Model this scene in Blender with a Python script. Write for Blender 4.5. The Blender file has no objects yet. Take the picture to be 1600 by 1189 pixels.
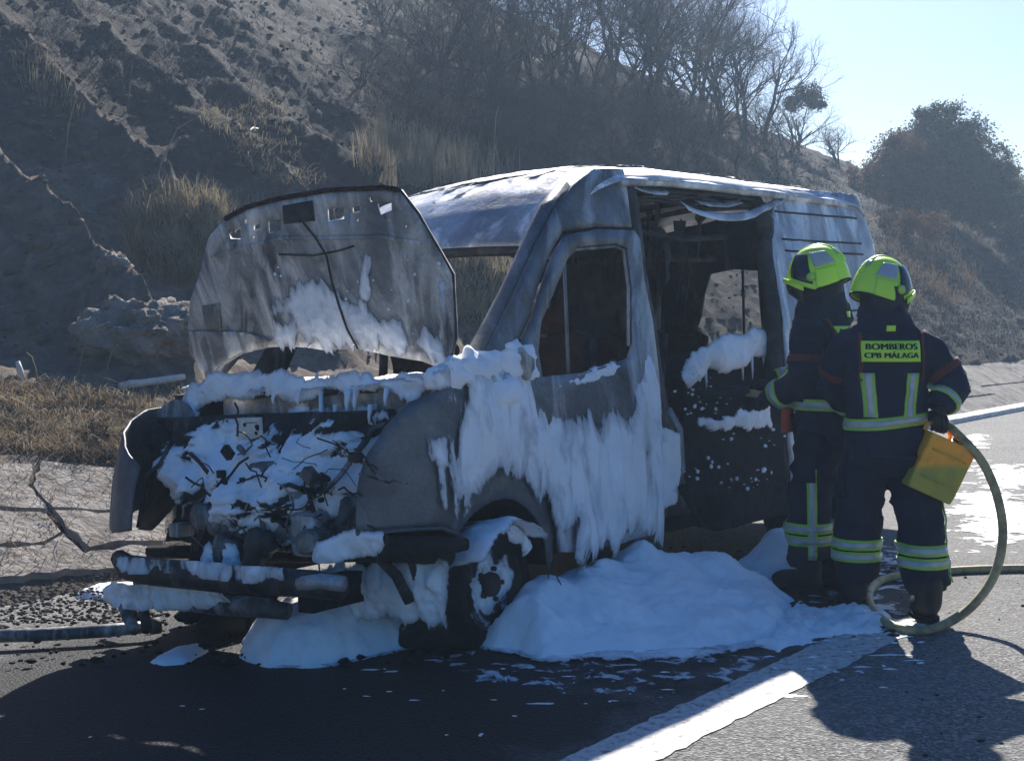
import bpy, bmesh, math, random
import numpy as np
from mathutils import Vector, Matrix
from mathutils.geometry import delaunay_2d_cdt
from mathutils.bvhtree import BVHTree
R = math.radians
random.seed(7)
rng = np.random.default_rng(7)
scene = bpy.context.scene
col = scene.collection

# ------------------------------------------------------------------ camera
FPX, CAMH, HZ = 2100.0, 1.58, 478.0
W0, H0 = 1600.0, 1189.0
PIT = math.atan((H0 / 2 - HZ) / FPX)
cam_d = bpy.data.cameras.new('camera'); cam = bpy.data.objects.new('camera', cam_d); col.objects.link(cam)
cam_d.sensor_fit = 'HORIZONTAL'; cam_d.sensor_width = 36.0; cam_d.lens = 36.0 * FPX / W0
cam_d.clip_end = 20000.0; cam_d.clip_start = .05
cam.location = (0, 0, CAMH); cam.rotation_euler = (math.pi / 2 - PIT, 0, 0)
scene.camera = cam
# ------------------------------------------------------------------ sky, sun, exposure
SUN_EL, SUN_AZ = R(36.0), R(8.5)
world = bpy.data.worlds.new('World'); scene.world = world; world.use_nodes = True
wn = world.node_tree.nodes; wl = world.node_tree.links
sky = wn.new('ShaderNodeTexSky'); sky.sky_type = 'NISHITA'; sky.sun_disc = False
sky.sun_elevation = SUN_EL; sky.sun_rotation = SUN_AZ; sky.altitude = 100
sky.air_density = 1.0; sky.dust_density = 0.9; sky.ozone_density = 3.5
hs_ = wn.new('ShaderNodeHueSaturation'); hs_.inputs['Saturation'].default_value = 1.55; hs_.inputs['Hue'].default_value = .511; wl.new(sky.outputs[0], hs_.inputs['Color'])
wl.new(hs_.outputs[0], wn['Background'].inputs[0]); wn['Background'].inputs[1].default_value = 0.055
sun_d = bpy.data.lights.new('sun', 'SUN'); sun = bpy.data.objects.new('sun', sun_d); col.objects.link(sun)
sun_d.energy = 5.0; sun_d.angle = R(.55); sun_d.color = (1, .95, .88)
SD = Vector((math.cos(SUN_EL) * math.sin(SUN_AZ), math.cos(SUN_EL) * math.cos(SUN_AZ), math.sin(SUN_EL)))
sun.rotation_euler = SD.to_track_quat('Z', 'Y').to_euler(); sun.location = (3, 20, 30)
vs = scene.view_settings; vs.view_transform = 'Standard'; vs.look = 'None'; vs.exposure = 1.15; vs.gamma = 1
vs.use_curve_mapping = False
scene.cycles.max_bounces = 6

# ------------------------------------------------------------------ pixel geometry
TH = R(52); VX, VY, ROLL = -.112, 6.13, .07
cp, sp = math.cos(PIT), math.sin(PIT)
RZ = np.array([[math.cos(TH), -math.sin(TH), 0], [math.sin(TH), math.cos(TH), 0], [0, 0, 1.]])
RX = np.array([[1, 0, 0], [0, math.cos(-ROLL), -math.sin(-ROLL)], [0, math.sin(-ROLL), math.cos(-ROLL)]])
RV = RZ @ RX
VO = np.array([VX, VY, 0.]); CO = np.array([0, 0, CAMH])
def ray(x, y):
    u = (H0 / 2 - y) / FPX; v = (x - W0 / 2) / FPX
    return np.array([v, cp + u * sp, -sp + u * cp])
def ground(x, y, z=0.):
    r = ray(x, y); return CO + r * ((z - CAMH) / r[2])
def atd(x, y, d):
    r = ray(x, y); return CO + r * (d / r[1])
def vplane(x, y, n, c):
    """pixel -> van-local point on the plane n.p = c"""
    o = RV.T @ (CO - VO); d = RV.T @ ray(x, y); n = np.array(n, float)
    return o + d * ((c - n @ o) / (n @ d))
def vsurf(x, y, T):
    t = 0.05
    for i in range(25):
        p = vplane(x, y, (0, 1, 0), t); t = .5 * t + .5 * T(p[0], p[2])
    return p
def r2w(s, t, z): return RZ @ np.array([s, t, z]) + VO
def w2r(p): return RZ.T @ (np.asarray(p) - VO)

# ------------------------------------------------------------------ noise
def _h(i, j, k, seed):
    n = (i * 374761393 + j * 668265263 + k * 2147483647 + seed * 974711) & 0xffffffff
    n = ((n ^ (n >> 13)) * 1274126177) & 0xffffffff
    n = (n ^ (n >> 16)) & 0xffff
    return n / 32767.5 - 1.0
def vnoise(x, y, z=0, seed=0):
    x = np.asarray(x, float); y = np.asarray(y, float); z = np.asarray(z, float) + 0 * x
    i = np.floor(x).astype(np.int64); j = np.floor(y).astype(np.int64); k = np.floor(z).astype(np.int64)
    f = x - i; g = y - j; h = z - k
    f = f * f * (3 - 2 * f); g = g * g * (3 - 2 * g); h = h * h * (3 - 2 * h)
    r = 0
    for a in (0, 1):
        for b in (0, 1):
            for c in (0, 1):
                w = (f if a else 1 - f) * (g if b else 1 - g) * (h if c else 1 - h)
                r = r + w * _h(i + a, j + b, k + c, seed)
    return r
def fbm(x, y, z=0, o=4, seed=0):
    r = 0; a = 1; s = 0; m = 1.0
    for q in range(o):
        r = r + a * vnoise(np.asarray(x) * m + q * 17.3, np.asarray(y) * m + q * 5.1, np.asarray(z) * m, seed + q); s += a; a *= .5; m *= 2.03
    return r / s
def smooth(a, b, x):
    t = np.clip((x - a) / (b - a), 0, 1); return t * t * (3 - 2 * t)

# ------------------------------------------------------------------ objects
def link(o, parent=None):
    col.objects.link(o)
    if parent is not None: o.parent = parent
    return o
def tag(o, label=None, cat=None, group=None, kind=None):
    if label: o['label'] = label
    if cat: o['category'] = cat
    if group: o['group'] = group
    if kind: o['kind'] = kind
    return o
def empty(name, loc=(0, 0, 0), rot=(0, 0, 0), parent=None):
    o = bpy.data.objects.new(name, None); o.location = loc; o.rotation_euler = rot; o.empty_display_size = .1
    return link(o, parent)
def mesh(name, V, Fc, mat, parent=None, smoothed=True):
    me = bpy.data.meshes.new(name); me.from_pydata([tuple(map(float, v)) for v in V], [], [tuple(map(int, f)) for f in Fc])
    me.validate()
    if smoothed: me.polygons.foreach_set('use_smooth', [True] * len(me.polygons))
    if mat: me.materials.append(mat)
    me.update()
    return link(bpy.data.objects.new(name, me), parent)
def solid(o, th, off=0.):
    m = o.modifiers.new('thickness', 'SOLIDIFY'); m.thickness = th; m.offset = off; return o
def bevel(o, w, seg=2):
    m = o.modifiers.new('edges', 'BEVEL'); m.width = w; m.segments = seg; m.limit_method = 'ANGLE'; m.angle_limit = R(40); return o
CRUMB = {}
class B:
    """collects shapes of ONE part"""
    def __init__(s): s.V = []; s.F = []
    def add(s, V, F):
        n = len(s.V); s.V += [tuple(v) for v in V]; s.F += [tuple(i + n for i in f) for f in F]; return s
    def box(s, c, d, rot=None):
        x, y, z = [q / 2 for q in d]
        V = [(-x, -y, -z), (x, -y, -z), (x, y, -z), (-x, y, -z), (-x, -y, z), (x, -y, z), (x, y, z), (-x, y, z)]
        if rot is not None: V = [tuple(rot @ Vector(v)) for v in V]
        V = [(v[0] + c[0], v[1] + c[1], v[2] + c[2]) for v in V]
        return s.add(V, [(0, 3, 2, 1), (4, 5, 6, 7), (0, 1, 5, 4), (1, 2, 6, 5), (2, 3, 7, 6), (3, 0, 4, 7)])
    def tube(s, P, r, n=8, caps=True, flat=1.0):
        P = [Vector(p) for p in P]; m = len(P)
        rr = r if hasattr(r, '__len__') else [r] * m
        V = []; F = []; up = Vector((0, 0, 1))
        d0 = (P[1] - P[0]).normalized()
        a = d0.cross(up) if abs(d0.z) < .95 else d0.cross(Vector((1, 0, 0)))
        a.normalize()
        for i in range(m):
            d = (P[min(i + 1, m - 1)] - P[max(i - 1, 0)]).normalized()
            a = (a - d * a.dot(d)).normalized(); b = d.cross(a)
            for k in range(n):
                q = 2 * math.pi * k / n
                V.append(tuple(P[i] + a * (rr[i] * math.cos(q)) + b * (rr[i] * flat * math.sin(q))))
        for i in range(m - 1):
            for k in range(n):
                F.append((i * n + k, i * n + (k + 1) % n, (i + 1) * n + (k + 1) % n, (i + 1) * n + k))
        if caps: F += [tuple(range(n))[::-1], tuple((m - 1) * n + k for k in range(n))]
        return s.add(V, F)
    def lathe(s, c, axis, prof, n=24):
        """prof: list of (distance along axis, radius)"""
        ax = Vector(axis).normalized(); a = ax.orthogonal().normalized(); b = ax.cross(a); c = Vector(c); V = []; F = []
        for (h, r) in prof:
            for k in range(n):
                q = 2 * math.pi * k / n; V.append(tuple(c + ax * h + (a * math.cos(q) + b * math.sin(q)) * max(r, 1e-4)))
        m = len(prof)
        for i in range(m - 1):
            for k in range(n): F.append((i * n + k, i * n + (k + 1) % n, (i + 1) * n + (k + 1) % n, (i + 1) * n + k))
        return s.add(V, F)
    def ell(s, c, r, n=12, m=8, nz=0., seed=0, zmin=None):
        th, q = np.meshgrid(np.pi * np.arange(m + 1) / m, 2 * np.pi * np.arange(n) / n, indexing='ij')
        D = np.stack([np.sin(th) * np.cos(q), np.sin(th) * np.sin(q), np.cos(th)], -1).reshape(-1, 3)
        f = 1.
        if nz:
            if n <= 6:      # tiny crumbs: a few ready-made shapes
                k = (n, m, seed % 16, nz)
                if k not in CRUMB: CRUMB[k] = 1 + nz * fbm(D[:, 0] * 1.7 + k[2] * 3.1, D[:, 1] * 1.7, D[:, 2] * 1.7, 2, k[2])[:, None]
                f = CRUMB[k]
            else: f = 1 + nz * fbm(D[:, 0] * 1.7 + c[0] * 9, D[:, 1] * 1.7 + c[1] * 9, D[:, 2] * 1.7 + c[2] * 9, 3, seed)[:, None]
        P = np.asarray(c) + D * np.asarray(r) * f
        if zmin is not None: P[:, 2] = np.maximum(P[:, 2], zmin)
        F = [(i * n + k, (i + 1) * n + k, (i + 1) * n + (k + 1) % n, i * n + (k + 1) % n) for i in range(m) for k in range(n)]
        return s.add(P.tolist(), F)
    def build(s, name, mat, parent=None, sm=True): return mesh(name, s.V, s.F, mat, parent, sm)

def inside(px, py, poly):
    r = np.zeros(np.shape(px), bool); n = len(poly)
    for i in range(n):
        x1, y1 = poly[i]; x2, y2 = poly[(i + 1) % n]
        c = ((y1 > py) != (y2 > py)) & (px < (x2 - x1) * (py - y1) / (y2 - y1 + 1e-12) + x1)
        r ^= c
    return r
def sdist(px, py, poly):
    d = np.full(np.shape(px), 1e9); n = len(poly)
    for i in range(n):
        a = np.array(poly[i][:2], float); b = np.array(poly[(i + 1) % n][:2], float); ab = b - a
        t = np.clip(((px - a[0]) * ab[0] + (py - a[1]) * ab[1]) / (ab @ ab + 1e-12), 0, 1)
        d = np.minimum(d, np.hypot(px - a[0] - t * ab[0], py - a[1] - t * ab[1]))
    return np.where(inside(px, py, poly), d, -d)
def densify(poly, sp_, jit=0.):
    out = []; n = len(poly)
    for i in range(n):
        a = np.array(poly[i], float); b = np.array(poly[(i + 1) % n], float); k = max(1, int(np.hypot(*(b - a)) / sp_))
        for q in range(k):
            p = a + (b - a) * q / k
            if q and jit: p = p + rng.normal(size=2) * jit
            out.append(p)
    return out
def sheet(name, outline, holes, spc, fmap, mat, parent, th=.01, jit=0., off=0.):
    """a thin panel: outline and holes in two coordinates, fmap puts them in space"""
    loops = [densify(outline, spc, jit)] + [densify(h, spc, jit) for h in holes]
    V = []; E = []
    for L in loops:
        n = len(V); V += L; E += [(n + i, n + (i + 1) % len(L)) for i in range(len(L))]
    P = np.array(loops[0]); lo = P.min(0); hi = P.max(0)
    gx, gy = np.meshgrid(np.arange(lo[0], hi[0], spc), np.arange(lo[1], hi[1], spc)); gx = gx.ravel(); gy = gy.ravel()
    gx = gx + rng.uniform(-.2, .2, gx.shape) * spc
    k = sdist(gx, gy, [tuple(q) for q in loops[0]]) > spc * .45
    for L in loops[1:]: k &= sdist(gx, gy, [tuple(q) for q in L]) < -spc * .45
    V += [np.array((a, b)) for a, b in zip(gx[k], gy[k])]
    r = delaunay_2d_cdt([Vector((float(v[0]), float(v[1]))) for v in V], E, [], 0, 1e-5)
    v2 = [(p.x, p.y) for p in r[0]]; F = []
    cx = np.array([sum(v2[i][0] for i in f) / 3 for f in r[2]]); cy = np.array([sum(v2[i][1] for i in f) / 3 for f in r[2]])
    ok = inside(cx, cy, [tuple(q) for q in loops[0]])
    for L in loops[1:]: ok &= ~inside(cx, cy, [tuple(q) for q in L])
    F = [f for f, o in zip(r[2], ok) if o]
    o = mesh(name, [fmap(a, b) for a, b in v2], F, mat, parent)
    if th: solid(o, th, off)
    return o
def foam(name, poly, cell, fmap, mat, parent, thick=.05, edge=.06, nsc=(6, 6), namp=.05, lump=.35, lsc=None, fine=.004, seed=0, extra=None, fold=0., floor=-.02, cover=1.3, cut=None, grow_=.03, dfn=None, solid_=False):
    if mat is FOAM and not solid_: mat = FOAML
    P = np.array(poly, float); lo = P.min(0) - namp * 1.5; hi = P.max(0) + namp * 1.5
    xs = np.arange(lo[0], hi[0], cell); ys = np.arange(lo[1], hi[1], cell); A, Bb = np.meshgrid(xs, ys, indexing='ij')
    d = (dfn(A, Bb) if dfn else sdist(A, Bb, poly)) + namp * fbm(A * nsc[0], Bb * nsc[1], 3.3, 4, seed) * 1.6 + grow_
    if cut is not None: d = np.minimum(d, -sdist(A, Bb, cut) + .012 * fbm(A * 14, Bb * 14, 0, 2, seed))
    l = lsc or nsc
    h = thick * (1 - np.exp(-np.maximum(d, 0) / edge)) * (1 + lump * 1.5 * fbm(A * l[0], Bb * l[1], 9.1, 4, seed + 5))
    if fold: h = h + fold * (1 - np.abs(fbm(A * 9, Bb * 1.3, 1.7, 3, seed + 9)) * 3).clip(-1, 1) * smooth(0, edge * 2, d)
    if extra is not None: h = h + extra(A, Bb) * smooth(0, edge * 3, d)
    h = h + fine * fbm(A * 45, Bb * 45, 2, 2, seed + 3) * smooth(0, edge, d)
    h = np.where(d > 0, np.maximum(h, .002), floor)
    n, m = A.shape; idx = -np.ones((n, m), int); V = []; F = []; cv = smooth(0, edge * 1.6, d) * cover; CVv = []
    keep = (d > 0); cells = keep[:-1, :-1] | keep[1:, :-1] | keep[:-1, 1:] | keep[1:, 1:]
    for i, j in np.argwhere(cells):
        q = []
        for a, b in ((i, j), (i + 1, j), (i + 1, j + 1), (i, j + 1)):
            if idx[a, b] < 0: idx[a, b] = len(V); V.append(fmap(A[a, b], Bb[a, b], h[a, b])); CVv.append(cv[a, b])
            q.append(idx[a, b])
        F.append(q)
    o = mesh(name, V, F, mat, parent); at = o.data.attributes.new('cover', 'FLOAT', 'POINT'); at.data.foreach_set('value', np.array(CVv, dtype=np.float32))
    return tag(o, kind='stuff')

# ------------------------------------------------------------------ materials
def new_mat(name):
    m = bpy.data.materials.new(name); m.use_nodes = True; nt = m.node_tree
    return m, nt, nt.nodes['Principled BSDF']
def ramp(nt, fac, stops):
    r = nt.nodes.new('ShaderNodeValToRGB'); e = r.color_ramp.elements
    while len(e) < len(stops): e.new(.5)
    for q, (p, c) in zip(e, stops): q.position = p; q.color = (*c, 1) if len(c) == 3 else c
    nt.links.new(fac, r.inputs[0]); return r.outputs[0]
def noise(nt, scale, detail=6, rough=.6, co=None, dist=0., sc3=None):
    n = nt.nodes.new('ShaderNodeTexNoise'); n.inputs['Scale'].default_value = scale; n.inputs['Detail'].default_value = detail
    n.inputs['Roughness'].default_value = rough; n.inputs['Distortion'].default_value = dist
    if co is not None:
        if sc3:
            mp = nt.nodes.new('ShaderNodeMapping'); mp.inputs['Scale'].default_value = sc3; nt.links.new(co, mp.inputs[0]); co = mp.outputs[0]
        nt.links.new(co, n.inputs['Vector'])
    return n.outputs['Fac']
def coord(nt):
    return nt.nodes.new('ShaderNodeTexCoord').outputs['Object']
def mixc(nt, fac, a, b, mode='MIX'):
    m = nt.nodes.new('ShaderNodeMix'); m.data_type = 'RGBA'; m.blend_type = mode
    for s, v in ((m.inputs[0], fac), (m.inputs[6], a), (m.inputs[7], b)):
        if hasattr(v, 'is_linked'): nt.links.new(v, s)
        elif isinstance(v, (int, float)): s.default_value = v
        else: s.default_value = (*v, 1)
    return m.outputs[2]
def bump(nt, bs, h, strength=.5, dist=.02):
    b = nt.nodes.new('ShaderNodeBump'); b.inputs['Strength'].default_value = strength; b.inputs['Distance'].default_value = dist
    nt.links.new(h, b.inputs['Height']); nt.links.new(b.outputs[0], bs.inputs['Normal'])
def simple(name, c1, c2, scale=8, rough=.7, metal=0., bs=.3, bd=.01, spec=.4, detail=6, c3=None):
    m, nt, p = new_mat(name); co = coord(nt); n = noise(nt, scale, detail, .65, co)
    st = [(.3, c1), (.7, c2)] if c3 is None else [(.28, c1), (.5, c2), (.72, c3)]
    nt.links.new(ramp(nt, n, st), p.inputs['Base Color']); p.inputs['Roughness'].default_value = rough; p.inputs['Metallic'].default_value = metal
    p.inputs['Specular IOR Level'].default_value = spec
    if bs: bump(nt, p, noise(nt, scale * 5, 4, .6, co), bs, bd)
    return m
def burnt(name, dark, mid, light, rust, ash=.0, scale=2.2, rough=.55, metal=.35, streak=True):
    """burnt sheet metal: blotches of soot, bare grey metal, ash and rust"""
    m, nt, p = new_mat(name); co = coord(nt)
    a = noise(nt, scale, 8, .62, co, .6); b = noise(nt, scale * 2.7, 8, .7, co, .3); c = noise(nt, scale * 1.3, 6, .6, co, 1.2, (1, 1, .35))
    base = ramp(nt, a, [(.32, dark), (.5, mid), (.68, light)])
    rf = ramp(nt, b, [(.55, (0, 0, 0)), (.72, (1, 1, 1))])
    base = mixc(nt, rf, base, rust)
    af = ramp(nt, c, [(.52 - ash, (0, 0, 0)), (.70 - ash, (1, 1, 1))])
    base = mixc(nt, af, base, tuple(min(1, q * 1.9) for q in light))
    f = noise(nt, 60, 3, .6, co); base = mixc(nt, .35, base, ramp(nt, f, [(.3, (.35, .35, .35)), (.7, (1, 1, 1))]), 'MULTIPLY')
    nt.links.new(base, p.inputs['Base Color']); p.inputs['Roughness'].default_value = rough
    nt.links.new(ramp(nt, b, [(.3, (rough - .12,) * 3), (.7, (min(1, rough + .3),) * 3)]), p.inputs['Roughness'])
    p.inputs['Metallic'].default_value = metal
    bump(nt, p, noise(nt, 24, 6, .65, co), .35, .012)
    return m
def m_foam(name, lace=None):
    """wet foam; with lace it thins out at its rims into holes and shreds (mesh attribute cover)"""
    m, nt, p = new_mat(name); co = coord(nt); a = noise(nt, 5, 8, .65, co)
    colr = ramp(nt, a, [(.30, (.74, .76, .79)), (.5, (.90, .91, .93)), (.65, (.95, .955, .96))])
    p.inputs['Roughness'].default_value = .6; p.inputs['Specular IOR Level'].default_value = .35
    v = nt.nodes.new('ShaderNodeTexVoronoi'); v.inputs['Scale'].default_value = 90; nt.links.new(co, v.inputs['Vector'])
    ad = nt.nodes.new('ShaderNodeMath'); ad.operation = 'MULTIPLY_ADD'; nt.links.new(v.outputs['Distance'], ad.inputs[0]); ad.inputs[1].default_value = .12
    nt.links.new(noise(nt, 11, 5, .5, co), ad.inputs[2]); bump(nt, p, ad.outputs[0], .28, .03)
    if lace:
        at = nt.nodes.new('ShaderNodeAttribute'); at.attribute_name = 'cover'
        n = noise(nt, lace[3], 7, .60, co, .7, lace[:3])
        q = nt.nodes.new('ShaderNodeMath'); q.operation = 'MULTIPLY_ADD'; nt.links.new(n, q.inputs[0]); q.inputs[1].default_value = 2.6; nt.links.new(at.outputs['Fac'], q.inputs[2])
        al = nt.nodes.new('ShaderNodeMapRange'); al.inputs[1].default_value = 1.66; al.inputs[2].default_value = 1.86; nt.links.new(q.outputs[0], al.inputs[0])
        th = ramp(nt, q.outputs[0], [(0, (0, 0, 0)), (1, (1, 1, 1))])
        th_ = nt.nodes.new('ShaderNodeMapRange'); th_.inputs[1].default_value = 1.7; th_.inputs[2].default_value = 2.35; nt.links.new(q.outputs[0], th_.inputs[0])
        colr = mixc(nt, th_.outputs[0], (.33, .35, .38), colr)
        nt.links.new(al.outputs[0], p.inputs['Alpha'])
    else:
        p.inputs['Subsurface Weight'].default_value = .2; p.inputs['Subsurface Radius'].default_value = (.03, .035, .04)
    nt.links.new(colr, p.inputs['Base Color'])
    return m
def m_asphalt():
    m, nt, p = new_mat('asphalt'); co = coord(nt)
    v = nt.nodes.new('ShaderNodeTexVoronoi'); v.inputs['Scale'].default_value = 75; nt.links.new(co, v.inputs['Vector'])
    v2 = nt.nodes.new('ShaderNodeTexVoronoi'); v2.inputs['Scale'].default_value = 160; nt.links.new(co, v2.inputs['Vector'])
    agg = ramp(nt, v.outputs['Color'], [(.15, (.05, .05, .05)), (.55, (.15, .148, .143)), (.92, (.38, .375, .36))])
    big = noise(nt, .7, 6, .6, co, .4)
    base = mixc(nt, ramp(nt, big, [(.35, (.15,) * 3), (.7, (.75,) * 3)]), agg, (.22, .215, .20))
    # soaked, sooty patch round the van (object space = road frame)
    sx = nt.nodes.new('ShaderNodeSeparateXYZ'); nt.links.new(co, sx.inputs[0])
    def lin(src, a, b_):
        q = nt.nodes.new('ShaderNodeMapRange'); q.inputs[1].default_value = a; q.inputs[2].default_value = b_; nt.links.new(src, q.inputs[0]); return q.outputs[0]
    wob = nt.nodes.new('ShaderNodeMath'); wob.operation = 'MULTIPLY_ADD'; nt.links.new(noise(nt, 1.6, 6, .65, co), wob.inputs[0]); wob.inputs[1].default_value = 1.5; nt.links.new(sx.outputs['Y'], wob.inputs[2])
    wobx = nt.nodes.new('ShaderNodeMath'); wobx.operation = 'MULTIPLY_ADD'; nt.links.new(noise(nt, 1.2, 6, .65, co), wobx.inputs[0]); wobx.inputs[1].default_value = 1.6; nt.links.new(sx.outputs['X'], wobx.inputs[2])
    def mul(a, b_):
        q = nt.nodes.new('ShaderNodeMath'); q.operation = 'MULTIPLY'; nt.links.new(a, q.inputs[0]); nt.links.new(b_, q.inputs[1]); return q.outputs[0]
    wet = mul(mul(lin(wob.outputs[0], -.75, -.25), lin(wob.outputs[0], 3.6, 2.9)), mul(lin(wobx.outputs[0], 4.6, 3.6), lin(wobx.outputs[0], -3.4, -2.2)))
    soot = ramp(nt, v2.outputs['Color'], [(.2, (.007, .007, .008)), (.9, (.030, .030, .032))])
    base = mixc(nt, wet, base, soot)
    nt.links.new(base, p.inputs['Base Color'])
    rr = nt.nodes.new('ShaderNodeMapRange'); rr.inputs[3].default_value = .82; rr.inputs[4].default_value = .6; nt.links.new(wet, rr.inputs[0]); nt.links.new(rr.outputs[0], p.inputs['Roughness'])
    p.inputs['Specular IOR Level'].default_value = .15
    ad = nt.nodes.new('ShaderNodeMath'); ad.operation = 'ADD'; nt.links.new(v.outputs['Distance'], ad.inputs[0]); nt.links.new(noise(nt, 130, 4, .6, co), ad.inputs[1])
    bump(nt, p, ad.outputs[0], .8, .012)
    return m
def m_hill():
    m, nt, p = new_mat('burnt_soil'); co = coord(nt)
    a = noise(nt, .9, 8, .65, co, .5); b = noise(nt, 9, 8, .72, co, .2); c = noise(nt, 2.6, 8, .6, co, .8)
    burnt_ = ramp(nt, a, [(.3, (.016, .014, .015)), (.5, (.032, .027, .026)), (.7, (.066, .054, .046))])
    burnt_ = mixc(nt, .75, burnt_, ramp(nt, b, [(.32, (.28, .27, .27)), (.62, (1.1, 1.05, 1.0))]), 'MULTIPLY')
    bare_ = ramp(nt, c, [(.3, (.12, .098, .082)), (.5, (.20, .163, .132)), (.72, (.33, .28, .225))])
    bare_ = mixc(nt, .5, bare_, ramp(nt, b, [(.32, (.45, .44, .43)), (.62, (1.05, 1.0, .97))]), 'MULTIPLY')
    sx = nt.nodes.new('ShaderNodeSeparateXYZ'); nt.links.new(co, sx.inputs[0])
    w = nt.nodes.new('ShaderNodeMath'); w.operation = 'MULTIPLY_ADD'; nt.links.new(a, w.inputs[0]); w.inputs[1].default_value = 9.; nt.links.new(sx.outputs['X'], w.inputs[2])
    w2 = nt.nodes.new('ShaderNodeMath'); w2.operation = 'MULTIPLY_ADD'; nt.links.new(sx.outputs['Y'], w2.inputs[0]); w2.inputs[1].default_value = 1.2; nt.links.new(w.outputs[0], w2.inputs[2])
    mr = nt.nodes.new('ShaderNodeMapRange'); mr.inputs[1].default_value = 20.5; mr.inputs[2].default_value = 25.; nt.links.new(w2.outputs[0], mr.inputs[0])
    soil = mixc(nt, mr.outputs[0], bare_, burnt_)
    nt.links.new(soil, p.inputs['Base Color']); p.inputs['Roughness'].default_value = .95; p.inputs['Specular IOR Level'].default_value = .15
    ad = nt.nodes.new('ShaderNodeMath'); ad.operation = 'MULTIPLY_ADD'; nt.links.new(b, ad.inputs[0]); ad.inputs[1].default_value = 2.; nt.links.new(noise(nt, 45, 5, .7, co), ad.inputs[2])
    bump(nt, p, ad.outputs[0], .8, .05)
    return m
def m_line():
    m, nt, p = new_mat('road_paint'); co = coord(nt)
    n = noise(nt, 26, 8, .7, co)
    nt.links.new(ramp(nt, n, [(.36, (.15, .145, .14)), (.47, (.46, .45, .43)), (.7, (.66, .65, .62))]), p.inputs['Base Color'])
    p.inputs['Roughness'].default_value = .75; bump(nt, p, noise(nt, 160, 4, .6, co), .25, .004)
    return m
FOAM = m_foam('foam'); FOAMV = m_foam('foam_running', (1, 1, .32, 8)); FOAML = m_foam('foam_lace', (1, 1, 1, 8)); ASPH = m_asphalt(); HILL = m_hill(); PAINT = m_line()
CONC = simple('concrete', (.07, .062, .054), (.24, .215, .185), 3.2, .92, 0, .8, .03, .2, 10, (.36, .33, .285))
DIRT = simple('dirt', (.035, .03, .027), (.10, .085, .07), 6, .95, 0, .8, .03, .15, 9)
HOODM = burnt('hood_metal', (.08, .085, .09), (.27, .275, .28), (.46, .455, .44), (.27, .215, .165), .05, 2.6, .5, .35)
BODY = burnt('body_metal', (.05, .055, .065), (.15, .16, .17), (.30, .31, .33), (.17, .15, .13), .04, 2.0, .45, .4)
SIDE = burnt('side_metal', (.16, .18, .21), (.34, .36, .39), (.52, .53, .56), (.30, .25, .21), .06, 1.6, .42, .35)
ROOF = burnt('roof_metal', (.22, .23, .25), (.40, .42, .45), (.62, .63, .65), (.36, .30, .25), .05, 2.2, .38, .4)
FEND = burnt('fender_metal', (.07, .078, .088), (.13, .14, .15), (.21, .22, .225), (.15, .13, .11), -.05, 1.8, .42, .45)
CHAR = simple('charred', (.006, .006, .007), (.03, .028, .027), 14, .9, 0, .8, .02, .2)
SOOTM = burnt('sooty_metal', (.008, .008, .009), (.03, .03, .032), (.085, .08, .078), (.075, .035, .022), -.05, 4, .6, .3)
ENG = burnt('engine_metal', (.03, .03, .032), (.11, .11, .11), (.24, .24, .24), (.13, .08, .05), .02, 7, .55, .5)
ASHY = burnt('ashy_metal', (.10, .10, .10), (.22, .21, .19), (.38, .36, .33), (.20, .15, .11), .04, 4, .7, .1)
PLATE = simple('plate_white', (.45, .42, .36), (.82, .79, .70), 16, .6, 0, .1)
WIRE = simple('burnt_wire', (.012, .012, .012), (.05, .04, .035), 20, .7)

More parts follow.
